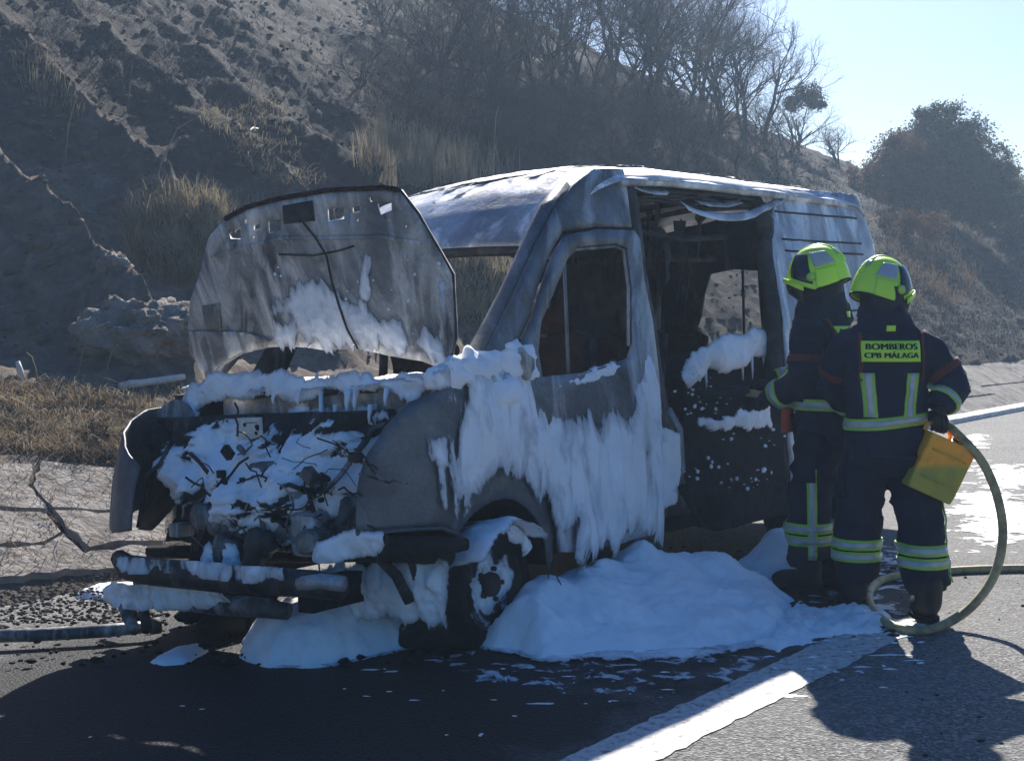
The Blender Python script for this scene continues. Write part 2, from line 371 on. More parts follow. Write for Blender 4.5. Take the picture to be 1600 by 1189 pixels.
# ------------------------------------------------------------------ terrain (road frame: s along the road, t away from it)
CREST = [(.2, 1.), (3.55, 1.), (5.55, .95), (7.55, .9), (9.3, .7), (11.2, .45)]
def cap(s): return np.interp(s, [-20, 26, 33, 37.8, 41, 45, 52, 62, 90], [15, 12.6, 10.0, 7.9, 6.3, 4.5, 2.6, 1.3, .8])
def terrain(s, t, fine=True):
    s = np.asarray(s, float); t = np.asarray(t, float)
    z = np.where(t < 0, 0., -.07 * np.minimum(t, 3.6))
    wav = .10 * fbm(s * .6, 3 + 0 * s, 0, 3, 40)
    ap = -.252 + .5 * (np.clip(t, 3.6, 5.0) - 3.6)
    z = np.where(t > 3.6, ap - .05, z)
    s2 = s + .45 * fbm(s * .35, t * .45, 0, 3, 11)
    berm = .45 + .30 * (t - 5.0) + .10 * fbm(s * 1.2, t * 1.6, 0, 4, 21)
    P = .3 + .6 * (t - 4.5)
    # gullies
    g = np.zeros_like(s)
    xs = [c[0] for c in CREST]
    for a, b, da, db in zip(xs[:-1], xs[1:], [c[1] for c in CREST][:-1], [c[1] for c in CREST][1:]):
        u = (s2 - a) / (b - a); k = (u >= 0) & (u <= 1)
        prof = np.sin(np.pi * np.clip(u, 0, 1) ** .8) ** .82 * (b - a) / 2 * .52
        g = np.where(k, prof * (da + (db - da) * u), g)
    k = s2 < xs[0]; g = np.where(k, .6 * np.abs(np.sin((s2 - xs[0]) * 1.5)), g)
    dep = smooth(5.9, 7.2, t) * (1 - .55 * smooth(9.5, 15, t)) * (1 - smooth(16, 24, t))
    rock = .15 * fbm(s * 1.8, t * 1.8, 0, 5, 5) + .09 * np.abs(fbm(s * 4, t * 4, 0, 3, 6))
    hill = P - g * 1.5 * dep + rock
    big = .55 * fbm(s * .16, t * .2, 0, 3, 31) * smooth(9, 14, t + .2 * s)
    hill = hill + big
    w = smooth(6.35, 7.25, t + .35 * fbm(s * 1.1, 7 + 0 * s, 0, 3, 77))
    up = np.where(t > 5.0, berm * (1 - w) + np.maximum(hill, berm * .9) * w, 0)
    # further along the road the slope starts straight at the apron
    far = smooth(11, 15, s)
    up = up * (1 - far) + (.45 + .6 * (t - 5.0) + rock + big) * far
    C = cap(s) + .5 * fbm(s * .3, t * .3, 0, 3, 55)
    q = .7; up = -q * np.log(np.exp(-np.clip(up, -5, 40) / q) + np.exp(-C / q)) + np.where(t > 5, 0, 0)
    if fine: up = up + .045 * fbm(s * 7, t * 7, 0, 3, 8) + .03 * fbm(s * 17, t * 17, 0, 2, 9)
    z = np.where(t > 5.0, np.maximum(up, .40), z)
    return z
def sgrid():
    s = [-9.]
    while s[-1] < 75: s.append(s[-1] + (.075 if -2 < s[-1] < 12 else (.14 if -4 < s[-1] < 24 else .3)))
    t = [4.96]
    while t[-1] < 40: t.append(t[-1] + (.06 if t[-1] < 11 else (.12 if t[-1] < 17 else .3)))
    return np.array(s), np.array(t)
ss, tt = sgrid(); S_, T_ = np.meshgrid(ss, tt, indexing='ij'); Z_ = terrain(S_, T_)
def grid_faces(n, m):
    i, j = np.meshgrid(np.arange(n - 1), np.arange(m - 1), indexing='ij'); a = (i * m + j).ravel()
    return np.stack([a, a + m, a + m + 1, a + 1], 1)
def road_obj(o):
    o.location = tuple(VO); o.rotation_euler = (0, 0, TH); return o
hill = road_obj(mesh('hillside', np.stack([S_.ravel(), T_.ravel(), Z_.ravel()], 1), grid_faces(*S_.shape), HILL)); tag(hill, kind='structure')
HTREE = BVHTree.FromPolygons([v.co.copy() for v in hill.data.vertices], [tuple(p.vertices) for p in hill.data.polygons])
def hit(px, py, base=False):
    """photo pixels -> points on the slope, along the line of sight"""
    px = np.atleast_1d(np.asarray(px, float)); py = np.atleast_1d(np.asarray(py, float)); out = []; ok = []
    o = Vector(w2r(CO))
    for x, y in zip(px, py):
        h = HTREE.ray_cast(o, Vector(RZ.T @ ray(x, y)))[0]
        yy = y
        while h is None and base and yy < 620:      # base asked for above the skyline: step down to the crest
            yy += 4; h = HTREE.ray_cast(o, Vector(RZ.T @ ray(x, yy)))[0]
        if yy > y: print('BASE', x, y, '->', yy)
        ok.append(h is not None); out.append(r2w(*h) if h is not None else np.zeros(3))
    return np.array(out), np.array(ok)
def strip(name, s0, s1, ds, t0, t1, dt, dz, mat, fz=None):
    s = np.arange(s0, s1 + ds / 2, ds); t = np.arange(t0, t1 + dt / 2, dt); A, Bq = np.meshgrid(s, t, indexing='ij')
    z = (fz(A, Bq) if fz else np.where(Bq < 0, 0., -.07 * Bq)) + dz
    o = road_obj(mesh(name, np.stack([A.ravel(), Bq.ravel(), z.ravel()], 1), grid_faces(*A.shape), mat)); return tag(o, kind='structure')
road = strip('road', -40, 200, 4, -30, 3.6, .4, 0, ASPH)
gp_ = mesh('ground', [(-9000, -9000, -2.5), (9000, -9000, -2.5), (9000, 9000, -2.5), (-9000, 9000, -2.5)], [(0, 1, 2, 3)], DIRT); tag(gp_, kind='structure')
strip('gutter', -20, 80, .5, 3.58, 5.02, .18, -.03, DIRT, lambda s, t: -.252 + .5 * (t - 3.6))
# painted line: a dash of worn paint
def paint_dash(s0, s1):
    e = [(s, -1.43 + .006 * rng.normal()) for s in np.arange(s0, s1, .05)] + [(s, -1.16 + .006 * rng.normal()) for s in np.arange(s1, s0, -.05)]
    return sheet('road_line', e, [], .13, lambda a, b: (a, b, .004), PAINT, None, 0)
for a, b in ((-4.2, 1.72), (7.5, 11.5), (16.5, 20.5), (-13, -9)):
    tag(road_obj(paint_dash(a, b)), kind='structure')
# concrete apron slabs
apron = [o for o in bpy.data.objects if o.name == 'gutter'][0]
def apz(s, t): return -.252 + .5 * (t - 3.6)
def slab(poly, dz, jit=.01):
    P = densify(poly, .07, jit); n = len(P); c = np.mean(P, 0)
    V = [(p[0], p[1], apz(*p) + dz) for p in P] + [(p[0], p[1], apz(*p) - .03) for p in P]
    F = [tuple(range(n))] + [(i, n + i, n + (i + 1) % n, (i + 1) % n) for i in range(n)]
    o = mesh('slab', V, F, CONC, apron, False); return o
def on_apron(px, py):
    n = RZ @ np.array([0, -.5, 1.]); r = ray(px, py); k = (n @ (r2w(0, 3.6, -.252) - CO)) / (n @ r); return w2r(CO + r * k)
def apoly(P): return [tuple(on_apron(*p)[:2]) for p in P]
CR = [[(-60, 712), (0, 715), (58, 723), (42, 758), (74, 795), (0, 791), (-60, 790)],
      [(66, 723), (170, 733), (250, 745), (270, 790), (165, 800), (84, 795), (52, 760)],
      [(86, 803), (165, 807), (262, 800), (255, 850), (185, 850), (140, 860), (104, 830)],
      [(-60, 797), (0, 798), (72, 803), (95, 831), (68, 846), (0, 850), (-60, 850)],
      [(-60, 858), (0, 858), (70, 855), (98, 838), (132, 868), (190, 858), (255, 857), (250, 884), (120, 893), (0, 905), (-60, 910)]]
for i, P in enumerate(CR):
    q = [(s, min(max(t, 3.62), 4.98)) for s, t in apoly(P)]
    slab(q, .012 * (i % 3) + .004)
s = 1.75
while s < 60:
    L = 2.6 * rng.uniform(.9, 1.1); mid = 4.3 + .1 * rng.normal()
    slab([(s, 3.62), (s + L - .03, 3.62), (s + L - .03, mid), (s, mid + .05)], .004 + .01 * rng.random(), .006)
    slab([(s, mid + .08), (s + L - .03, mid + .03), (s + L - .03, 5.0), (s, 5.0)], .004 + .012 * rng.random(), .006); s += L
s = -1.05
for i in range(4): slab([(s - 2.5, 3.62), (s - .03, 3.62), (s - .03, 5.0), (s - 2.5, 5.0)], .006); s -= 2.5
# the pale lip that runs along the foot of the apron
lip = B()
for s in np.arange(1.5, 70, .9):
    lip.add(*(lambda V: (V, [(0, 1, 2, 3), (4, 7, 6, 5), (0, 4, 5, 1), (1, 5, 6, 2), (2, 6, 7, 3), (3, 7, 4, 0)]))([(s, 3.50, -.26), (s + .88, 3.50, -.26), (s + .88, 3.74, -.2), (s, 3.74, -.2), (s, 3.5, -.17), (s + .88, 3.5, -.165), (s + .88, 3.74, -.15), (s, 3.74, -.155)]))
LIPM = simple('lime_concrete', (.45, .44, .42), (.78, .77, .74), 4, .85, 0, .6, .02)
tag(road_obj(lip.build('gutter_lip', LIPM, None, False)), kind='structure')
# ------------------------------------------------------------------ the burnt van (local: x back along the body, y to the far side, z up)
van = empty('burnt_van', tuple(VO)); van.rotation_mode = 'QUATERNION'
van.rotation_quaternion = Matrix(RV.tolist()).to_quaternion()
tag(van, 'burnt-out high-roof van with raised bonnet, covered in white foam', 'van')
def TN(s, z):
    tum = .17 * (max(0., z - 1.12) / 1.2) ** 1.25
    return tum + .34 * (max(0., -.22 - s) / .6) ** 2
def dent(s, z, amp=.012, sc=2.2, seed=3): return amp * float(fbm(s * sc, z * sc, .5, 3, seed))
def near(P): return [tuple(vsurf(x, y, TN)[[0, 2]]) for x, y in P]
def fn(off=0., amp=.012, seed=3): return lambda s, z: (s, TN(s, z) + off + dent(s, z, amp, 2.2, seed), z)
# fender, near side
fen = near([(556, 834), (557, 790), (562, 745), (575, 708), (600, 668), (640, 628), (690, 606), (742, 594), (772, 596), (815, 612), (826, 660), (836, 720), (850, 770), (864, 830), (862, 872), (856, 890), (852, 850), (840, 815), (824, 795), (805, 782), (788, 778), (768, 783), (745, 798), (726, 820), (715, 836), (690, 826), (640, 828), (600, 832)])
front_fender = sheet('front_fender', fen, [], .05, fn(0, .016, 4), FEND, van, .012, .002)
tag(front_fender, 'grey scorched wing over the front wheel')
# fender edge flange
B().tube([(*(lambda p: (p[0], TN(p[0], p[1]) - .004, p[1]))(q),) for q in near([(556, 834), (600, 831), (640, 827), (690, 825), (715, 835)])], .010, 6).build('fender_lip', FEND, van)
# front door with window opening
door_out = near([(806, 548), (828, 500), (843, 450), (861, 400), (880, 368), (930, 360), (985, 362), (994, 376), (1000, 440), (1012, 500), (1020, 560), (1025, 640), (1027, 760), (1022, 830), (960, 850), (900, 862), (872, 862), (864, 800), (846, 740), (830, 680), (822, 612)])
door_win = near([(839, 590), (833, 552), (838, 505), (882, 402), (896, 387), (958, 382), (976, 389), (984, 450), (984, 540), (978, 560), (905, 583)])
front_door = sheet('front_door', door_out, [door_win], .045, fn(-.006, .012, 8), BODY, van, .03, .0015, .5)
def strip_px(name, P, r, mat, off=0., parent=van, n=6, T=TN):
    Q = [vsurf(x, y, T) for x, y in P]
    return B().tube([(q[0], q[1] + off, q[2]) for q in Q], r, n).build(name, mat, parent)
strip_px('window_bar', [(881, 395), (883, 450), (886, 520), (888, 586)], .010, BODY, .0, front_door)
strip_px('window_seal', [(839, 592), (905, 585), (978, 562)], .009, ASHY, -.02, front_door)
strip_px('window_frame', [(836, 555), (841, 505), (884, 403), (898, 390), (958, 385), (974, 391), (982, 450), (982, 540)], .011, BODY, .0, front_door)
strip_px('door_gap', [(801, 548), (824, 500), (839, 450), (857, 399), (877, 365), (930, 357), (986, 359)], .007, CHAR, .004, front_door)
hp = vsurf(990, 630, TN); B().lathe((hp[0], hp[1] - .01, hp[2]), (0, -1, 0), [(0, .085), (.012, .085), (.02, .07), (.006, .055), (.004, .0)], 20).build('handle_recess', BODY, front_door)
# inner door skin, charred
sheet('door_lining', [(s * .985 + .01, z) for s, z in near([(838, 602), (978, 570), (1010, 590), (1015, 800), (880, 830), (860, 760), (842, 680)])], [], .1, fn(.07, .03, 12), CHAR, front_door, .01)
# A-pillar and cab side above the door
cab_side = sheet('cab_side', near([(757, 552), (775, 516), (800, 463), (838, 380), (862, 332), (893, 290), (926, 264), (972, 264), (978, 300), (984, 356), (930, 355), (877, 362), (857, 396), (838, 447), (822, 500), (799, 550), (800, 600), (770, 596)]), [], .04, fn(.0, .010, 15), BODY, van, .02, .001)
ap_ = B(); Q = [vsurf(x, y, TN) for x, y in [(752, 556), (775, 512), (800, 460), (838, 376), (860, 330), (890, 289)]]
ap_.tube([(q[0] + .015, q[1] + .05, q[2]) for q in Q], [.05, .045, .04, .04, .045, .04], 8); ap_.build('windscreen_pillar', BODY, van)
# far A-pillar
ap2 = B(); ap2.tube([(q[0] + .015, 2.0 - q[1] - .05, q[2]) for q in Q], .045, 8); ap2.build('windscreen_pillar', BODY, van)
# B-pillar
sheet('door_pillar', near([(972, 268), (992, 274), (1012, 420), (1040, 600), (1062, 700), (1080, 800), (1030, 812), (1024, 560), (994, 375)]), [], .08, fn(.03, .02, 18), SOOTM, van, .04, .002)
# roof
def zc(s): return float(np.interp(s, [.78, .84, .95, 1.1, 1.3, 1.55, 2.0, 3.2, 4.4, 4.75, 4.88], [1.95, 2.03, 2.15, 2.26, 2.355, 2.42, 2.455, 2.47, 2.475, 2.45, 2.38]))
NS, NT = 90, 44; V = []
for i in range(NS + 1):
    s = .78 + (4.88 - .78) * (i / NS) ** 1.15
    for j in range(NT + 1):
        u = j / NT * 2 - 1; e = min(1, abs(u)); half = .84 + .03 * min(1, (s - .78) / .6)
        z = zc(s) - .045 * e ** 2 - .075 * max(0, (e - .82) / .18) ** 2
        sf = .10 * (e ** 2) * math.exp(-(s - .78) / .3)
        z += .012 * float(fbm(s * 2.2, u * 2.2, 0, 3, 60)) + (.012 * math.cos(u * 18) * (1 - e) if s > 1.7 else 0) - .035 * math.exp(-((s - 4.55) / .2) ** 2) * math.exp(-((u + .6) / .25) ** 2)
        V.append((s + sf, 1.0 + u * half, z))
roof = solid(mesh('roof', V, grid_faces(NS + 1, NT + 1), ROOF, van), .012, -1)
B().tube([(.79 + .10 * abs(u) ** 2, 1 + u * .8, zc(.79) - .035 - .045 * u * u) for u in np.linspace(-1, 1, 14)], .028, 8).build('windscreen_header', SOOTM, van)
# roof side rail over the opening and folded edge
rl = B(); rl.tube([(s, .155 + .012 * math.sin(s * 7), zc(s) - .135) for s in np.linspace(1.55, 4.75, 24)], .026, 8); rl.build('roof_rail', SIDE, van)
rl = B(); rl.tube([(s, 1.84, zc(s) - .135) for s in np.linspace(1.0, 4.75, 20)], .03, 8); rl.build('roof_rail', SOOTM, van)
for s in (1.95, 2.35, 2.75, 3.15, 3.7, 4.2):
    B().tube([(s, 1 + u * .84, zc(s) - .05 - .05 * u * u - .02) for u in np.linspace(-1, 1, 12)], .022, 6).build('roof_rib', SOOTM, van)
# upper inner side rail: rippled metal bands over the sliding door opening
for k, (dz, a) in enumerate(((-.17, .006), (-.205, .010), (-.24, .014))):
    rl = B(); rl.tube([(s, .20 + .02 * k + a * math.sin(s * 9 + k), zc(s) + dz + a * math.sin(s * 5 + 2 * k)) for s in np.linspace(1.72, 3.2, 26)], .014, 6); rl.build('door_rail', SOOTM, van)
# torn strip hanging under the roof edge
def torn(P, w, mat, name='torn_strip', dy=.0):
    V = []; F = []
    for i, (x, y) in enumerate(P):
        a = vsurf(x, y, lambda s, z: TN(s, z) + dy); wob = .012 * math.sin(i * 1.7)
        ww = w * (.4 + .6 * math.sin(math.pi * min(1, (i + .5) / len(P))))
        for q in range(4): V.append((a[0], a[1] - .03 * q / 3 + wob * q / 3, a[2] - ww * q / 3))
    for i in range(len(P) - 1):
        for q in range(3): F.append((i * 4 + q, i * 4 + q + 1, (i + 1) * 4 + q + 1, (i + 1) * 4 + q))
    return solid(mesh(name, V, F, mat, van), .006)
torn([(1062, 314), (1072, 321), (1085, 327), (1100, 331), (1118, 333), (1138, 334), (1155, 333), (1172, 329), (1186, 323), (1200, 317), (1213, 311), (1221, 306)], .05, SIDE)
torn([(1066, 318), (1090, 330), (1120, 337), (1150, 338), (1175, 332), (1195, 326)], .035, BODY, 'torn_strip', .06)
torn([(985, 290), (1000, 293), (1015, 297), (1032, 299), (1040, 298)], .03, ROOF, 'torn_strip', .03)
torn([(1085, 313), (1105, 316), (1130, 318), (1152, 314)], .03, ROOF, 'torn_strip', .05)
# side panel behind the opening
sp_ = near([(1171, 288), (1215, 294), (1280, 299), (1333, 304), (1349, 340), (1363, 392), (1372, 480), (1385, 600), (1396, 700), (1330, 745), (1240, 800), (1230, 700), (1226, 560), (1219, 470), (1208, 400), (1206, 345), (1214, 320), (1190, 312)])
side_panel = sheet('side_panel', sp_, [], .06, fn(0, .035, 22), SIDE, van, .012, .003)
for z_ in (2.235, 2.045, 1.965, 1.55):
    B().tube([(s, TN(s, z_) + dent(s, z_, .035, 2.2, 22) - .006, z_ + .006 * math.sin(s * 3)) for s in np.linspace(3.45, 4.7, 14)], .008, 6).build('panel_crease', SOOTM, side_panel)
# opening's rear post
B().tube([(lambda p: (p[0] + .03, p[1] + .06, p[2]))(vsurf(x, y, TN)) for x, y in [(1178, 300), (1205, 345), (1206, 400), (1216, 470), (1222, 560), (1226, 700), (1234, 790)]], .06, 8).build('door_post', SOOTM, van)
# rear end with a burnt-out window, and the far wall
rear = sheet('rear_door', [(.02, .42), (1.98, .42), (1.98, 1.1), (1.84, 2.3), (1.0, 2.40), (.16, 2.3), (.02, 1.1)], [[(1.0, 1.22), (1.3, 1.19), (1.62, 1.21), (1.60, 1.5), (1.54, 1.62), (1.5, 1.78), (1.43, 1.94), (1.2, 1.96), (1.0, 1.93)], [(.34, 1.3), (.86, 1.3), (.84, 1.93), (.38, 1.93)]], .12, lambda t, z: (4.82 - .06 * max(0, z - 1.1) + .02 * float(fbm(t * 2, z * 2, 0, 3, 9)), t, z), SOOTM, van, .03)
B().tube([(4.79, 1.17, 1.2), (4.78, 1.14, 1.95)], .012, 6).build('window_bar', SOOTM, rear)
def ffar(s, z): return (s, 2.0 - TN(s, z) + .02 * float(fbm(s * 2, z * 2, 0, 3, 19)), z)
far_side = sheet('far_side', [(.35, .42), (.35, 1.25), (.85, 1.95), (1.1, 2.25), (4.78, 2.32), (4.82, .42)], [[(.62, 1.27), (1.02, 1.98), (1.2, 2.14), (3.25, 2.16), (3.25, 1.22)]], .12, ffar, SOOTM, van, .02)
B().tube([ffar(1.5, z) for z in (1.2, 1.6, 2.0, 2.2)], .03, 6).build('door_pillar', SOOTM, far_side)
# floor, sill, underbody
sheet('floor', [(.35, .08), (4.8, .08), (4.8, 1.92), (.35, 1.92)], [], .2, lambda s, t: (s, t, .5 + .02 * float(fbm(s * 3, t * 3, 0, 3, 2))), CHAR, van, .06)
B().box((3.1, .06, .40), (2.9, .10, .16)).build('sill', CHAR, van)
for t in (.45, 1.55): B().box((1.7, t, .33), (4.8, .09, .14)).build('chassis_rail', CHAR, van)
# dashboard and cowl
d = B(); d.box((.42, 1.0, 1.13), (.36, 1.7, .22), Matrix.Rotation(.2, 3, 'Y')); bevel(d.build('dashboard', CHAR, van), .05)
cw = sheet('cowl', [(-.2, .08), (.32, .08), (.32, 1.92), (-.2, 1.92), (-.26, 1.0)], [], .09, lambda s, t: (s, t, 1.225 + .07 * (s + .2) + .015 * float(fbm(s * 5, t * 5, 0, 3, 12))), SOOTM, van, .03)
fw = sheet('firewall', [(.06, .45), (1.94, .45), (1.94, 1.22), (.06, 1.22)], [], .08, lambda t, z: (-.08 + .05 * float(fbm(t * 4, z * 4, 0, 4, 14)), t, z), CHAR, van, .02)
# seats: burnt spring frames
def seat(s, t, w=.46, tilt=.2):
    e = empty('seat', (s, t, .52), parent=van)
    B().box((.0, 0, .26), (.48, w, .10)).build('cushion_frame', SOOTM, e)
    b = B()
    for y in (-w / 2, w / 2): b.tube([(.22, y, .26), (.24, y, .55), (.33, y, .9)], .018, 6)
    b.tube([(.33, -w / 2, .9), (.35, -w / 4, .96), (.35, w / 4, .96), (.33, w / 2, .9)], .018, 6); b.build('back_frame', SOOTM, e)
    V = []; n = 12
    for i in range(n + 1):
        for j in range(n + 1):
            z = .3 + .62 * i / n; y = -w / 2 + w * j / n
            V.append((.22 + .12 * (z - .3) + .04 * float(fbm(y * 9, z * 9, s, 3, 5)), y, z))
    solid(mesh('back_pad', V, grid_faces(n + 1, n + 1), RUSTY, e), .05)
    for y in (-.15, .15):
        for x in (-.18, .2): B().tube([(x, y, 0), (x, y, .22)], .016, 6).build('leg', SOOTM, e)
    B().box((.36, 0, 1.02), (.08, .24, .14)).build('headrest', RUSTY, e)
    return e
RUSTY = simple('scorched_upholstery', (.012, .010, .010), (.07, .035, .03), 9, .9, 0, .8, .03, .2)
for a in ((1.0, .48), (1.0, 1.45), (1.98, .6), (3.7, 1.3)): seat(*a)
# things hanging inside: posts, wires
B().tube([(2.05, .55, .5), (2.0, .5, 1.2), (2.15, .5, 2.2)], .022, 6).build('cabin_post', SOOTM, van)
B().tube([(2.95, .9, .5), (2.5, .8, 1.35), (2.62, .75, 1.95)], .03, 6).build('cabin_strut', SOOTM, van)
B().tube([(1.85, .3, 2.05), (2.5, .32, 2.02), (3.1, .35, 2.06)], .02, 6).build('curtain_rail', SOOTM, van)
B().tube([(1.9, 1.2, 2.0), (2.6, 1.25, 1.97), (3.4, 1.3, 2.02), (4.6, 1.3, 2.05)], .03, 6).build('cabin_rail', SOOTM, van)
for k in range(9):
    s = rng.uniform(1.8, 3.2); t = rng.uniform(.25, 1.2); z = rng.uniform(1.9, 2.25)
    B().tube([(s, t, z + .1), (s + .03, t, z - .1), (s + rng.normal() * .06, t + .04, z - rng.uniform(.2, .5))], .006, 5).build('hanging_wire', WIRE, van)
for k in range(12):
    a = np.array([rng.uniform(1.8, 3.2), rng.uniform(.2, 1.0), rng.uniform(2.0, 2.3)]); L = rng.uniform(.12, .4); w_ = rng.uniform(.02, .08); V = []
    for i in range(6):
        for q in (-1, 1): V.append((a[0] + q * w_ * (1 - i / 7) + rng.normal() * .01, a[1] + rng.normal() * .015 + .03 * i / 5, a[2] - L * i / 5))
    solid(mesh('melted_trim', V, [(2 * i, 2 * i + 1, 2 * i + 3, 2 * i + 2) for i in range(5)], SOOTM if k % 2 else RUSTY, van), .008)
# bench heap inside the opening (burnt bench)
bp = [vplane(x, y, (0, 1, 0), .22) for x, y in [(1060, 610), (1075, 560), (1110, 545), (1160, 540), (1212, 520), (1218, 640), (1060, 650)]]
bench = sheet('bench_side', [(p[0], p[2]) for p in bp] , [], .05, lambda s, z: (s, .20 + .03 * float(fbm(s * 6, z * 6, 0, 3, 4)), z), CHAR, van, .03)
sheet('bench_top', [(bp[0][0], .2), (bp[4][0], .2), (bp[4][0], .75), (bp[0][0] + .3, .75)], [], .06, lambda s, t: (s, t, float(np.interp(s, [bp[0][0], bp[2][0], bp[4][0]], [1.05, 1.27, 1.33])) + .02 * float(fbm(s * 6, t * 6, 0, 3, 4))), CHAR, van, .03)
hm = lambda s, z, h: (s, .185 - h + .03 * float(fbm(s * 6, z * 6, 0, 3, 4)), z)
def vpoly(P, t): return [tuple(vplane(x, y, (0, 1, 0), t)[[0, 2]]) for x, y in P]
foam('foam_coat', vpoly([(1058, 592), (1070, 562), (1088, 545), (1110, 532), (1150, 524), (1190, 512), (1212, 514), (1212, 548), (1190, 556), (1170, 560), (1140, 572), (1112, 585), (1100, 578), (1080, 590), (1066, 604)], .19), .012, hm, FOAM, van, .07, .03, (6, 4), .03, .4, seed=31)
fb = B()
for x, y, L in ((1076, 588, 26), (1100, 584, 30), (1122, 570, 12), (1157, 565, 40), (1172, 560, 45), (1190, 556, 20)):
    p = vplane(x, y, (0, 1, 0), .16); fb.tube([(p[0], .15, p[2] + .03), (p[0] + .005, .15, p[2] - L * .0015), (p[0] + .01, .155, p[2] - L * .003)], [.014, .008, .003], 6)
tag(fb.build('foam_drips', FOAM, van), kind='stuff')
fb = B()
cl_ = [(rng.uniform(1068, 1212), rng.uniform(585, 770)) for k in range(16)]
for k in range(95):
    c_ = cl_[k % 16]; p = vplane(c_[0] + rng.normal() * 10, c_[1] + rng.normal() * 9, (0, 1, 0), .0); r = float(np.clip(rng.lognormal(-5.2, .55), .0015, .02)); fb.ell((p[0], -.004, p[2]), (r * rng.uniform(.8, 2.2), .008, r), 6, 4, .5, k)
tag(fb.build('foam_flecks', FOAM, van), kind='stuff')
sheet('step_panel', vpoly([(1062, 640), (1226, 630), (1234, 800), (1120, 830), (1060, 815)], .02), [], .07, lambda s, z: (s, .02 + .02 * float(fbm(s * 5, z * 5, 0, 3, 44)), z), CHAR, van, .02)
foam('foam_coat', vpoly([(1085, 658), (1130, 655), (1150, 644), (1195, 636), (1197, 662), (1150, 667), (1100, 668)], .02), .01, lambda s, z, h: (s, .0 - h, z), FOAM, van, .03, .02, (9, 9), .03, .5, seed=33)
foam('foam_coat', vpoly([(1030, 672), (1056, 676), (1056, 740), (1048, 785), (1030, 790)], -.02), .012, lambda s, z, h: (s, -.02 - h, z), FOAM, van, .05, .03, (6, 2), .02, .4, seed=34)
B().tube([vplane(x, y, (0, 1, 0), -.04) for x, y in [(1045, 640), (1062, 672), (1066, 730), (1056, 772)]], [.02, .022, .02, .012], 6).build('bent_rail', BODY, van)
B().tube([vplane(x, y, (0, 1, 0), -.10) for x, y in [(1066, 760), (1080, 790), (1098, 825)]], [.03, .02, .008], 6).build('torn_seal', CHAR, van)

# ---- hood (bonnet), stood up on its hinges
HN = (1, 0, .25); HC = -.10 + .25 * 1.35
def hpx(P): return [tuple(vplane(x, y, HN, HC)[[1, 2]]) for x, y in P]
ctr = vplane(500, 430, HN, HC)
def fh(off=0.):
    def f(t, z):
        bulge = -.05 * ((t - ctr[1]) / .8) ** 2 + .03 * math.sin((z - 1.35) * 3.5)
        return (HC - .25 * z + off - bulge * .8 + .012 * float(fbm(t * 2.5, z * 2.5, 0, 3, 71)), t, z)
    return f
hood_out = hpx([(350, 342), (323, 371), (309, 425), (288, 470), (279, 515), (278, 553), (317, 595), (336, 572), (374, 552), (419, 542), (445, 540), (483, 542), (508, 546), (563, 544), (608, 555), (656, 563), (688, 576), (700, 560), (708, 528), (705, 429), (681, 384), (652, 333), (624, 297), (601, 293), (521, 297), (432, 312), (387, 324)])
holes = [[(355, 366), (360, 361), (378, 355), (378, 374), (359, 373)], [(396, 352), (410, 349), (411, 358), (396, 360)], [(420, 347), (445, 341), (445, 360), (421, 365)],
         [(514, 328), (541, 323), (542, 342), (516, 346)], [(551, 325), (564, 322), (566, 330), (552, 333)], [(576, 308), (583, 308), (583, 315), (577, 315)],
         [(588, 318), (612, 315), (613, 328), (593, 337)], [(381, 343), (387, 343), (387, 350), (382, 350)], [(366, 382), (370, 382), (370, 386), (366, 386)],
         [(397, 369), (401, 369), (401, 373), (397, 373)], [(559, 342), (563, 342), (563, 347), (559, 347)], [(606, 342), (610, 342), (610, 347), (606, 347)], [(633, 352), (637, 352), (637, 356), (633, 356)]]
hood = sheet('hood', hood_out, [hpx(h) for h in holes], .045, fh(), HOODM, van, .022, .001)
tag(hood, 'raised scorched bonnet showing its grey underside')
def hood_tube(name, P, r, mat, off):
    g = fh(off); return B().tube([g(*q) for q in hpx(P)], r, 6).build(name, mat, hood)
hood_tube('hood_rim', [(352, 342), (387, 324), (432, 312), (521, 297), (601, 293), (624, 297)], .014, RUSTY, -.012)
hood_tube('hood_rim', [(624, 297), (652, 333), (681, 384), (705, 429), (708, 528), (700, 562)], .007, SOOTM, -.006)
hood_tube('hood_rib', [(330, 400), (395, 385), (450, 372), (520, 372), (600, 370), (660, 380)], .013, HOODM, -.010)
hood_tube('hood_rib', [(690, 440), (692, 500), (694, 555)], .016, HOODM, -.010)
hood_tube('hood_cable', [(486, 349), (505, 372), (522, 400), (530, 440), (540, 480), (551, 515), (566, 545)], .0055, WIRE, -.03)
hood_tube('hood_cable', [(445, 398), (500, 400), (540, 392), (560, 385)], .005, WIRE, -.02)
sheet('hood_latch_plate', hpx([(448, 322), (494, 314), (500, 346), (452, 351)]), [], .03, fh(-.016), SOOTM, hood, .006)
sheet('hood_flange', hpx([(281, 517), (330, 517), (385, 519), (428, 531), (419, 541), (374, 551), (336, 571), (316, 594), (300, 575), (285, 545)]), [], .03, lambda t, z: (fh()(t, z)[0] - .02 - .12 * max(0, 1.5 - z), t, z), ASHY, hood, .01)
sheet('hood_bracket', hpx([(312, 478), (342, 474), (343, 514), (313, 516)]), [], .03, fh(-.018), ASHY, hood, .008)
fhf = lambda t, z, h: (lambda p: (p[0] - .011 - h, p[1], p[2]))(fh()(t, z))
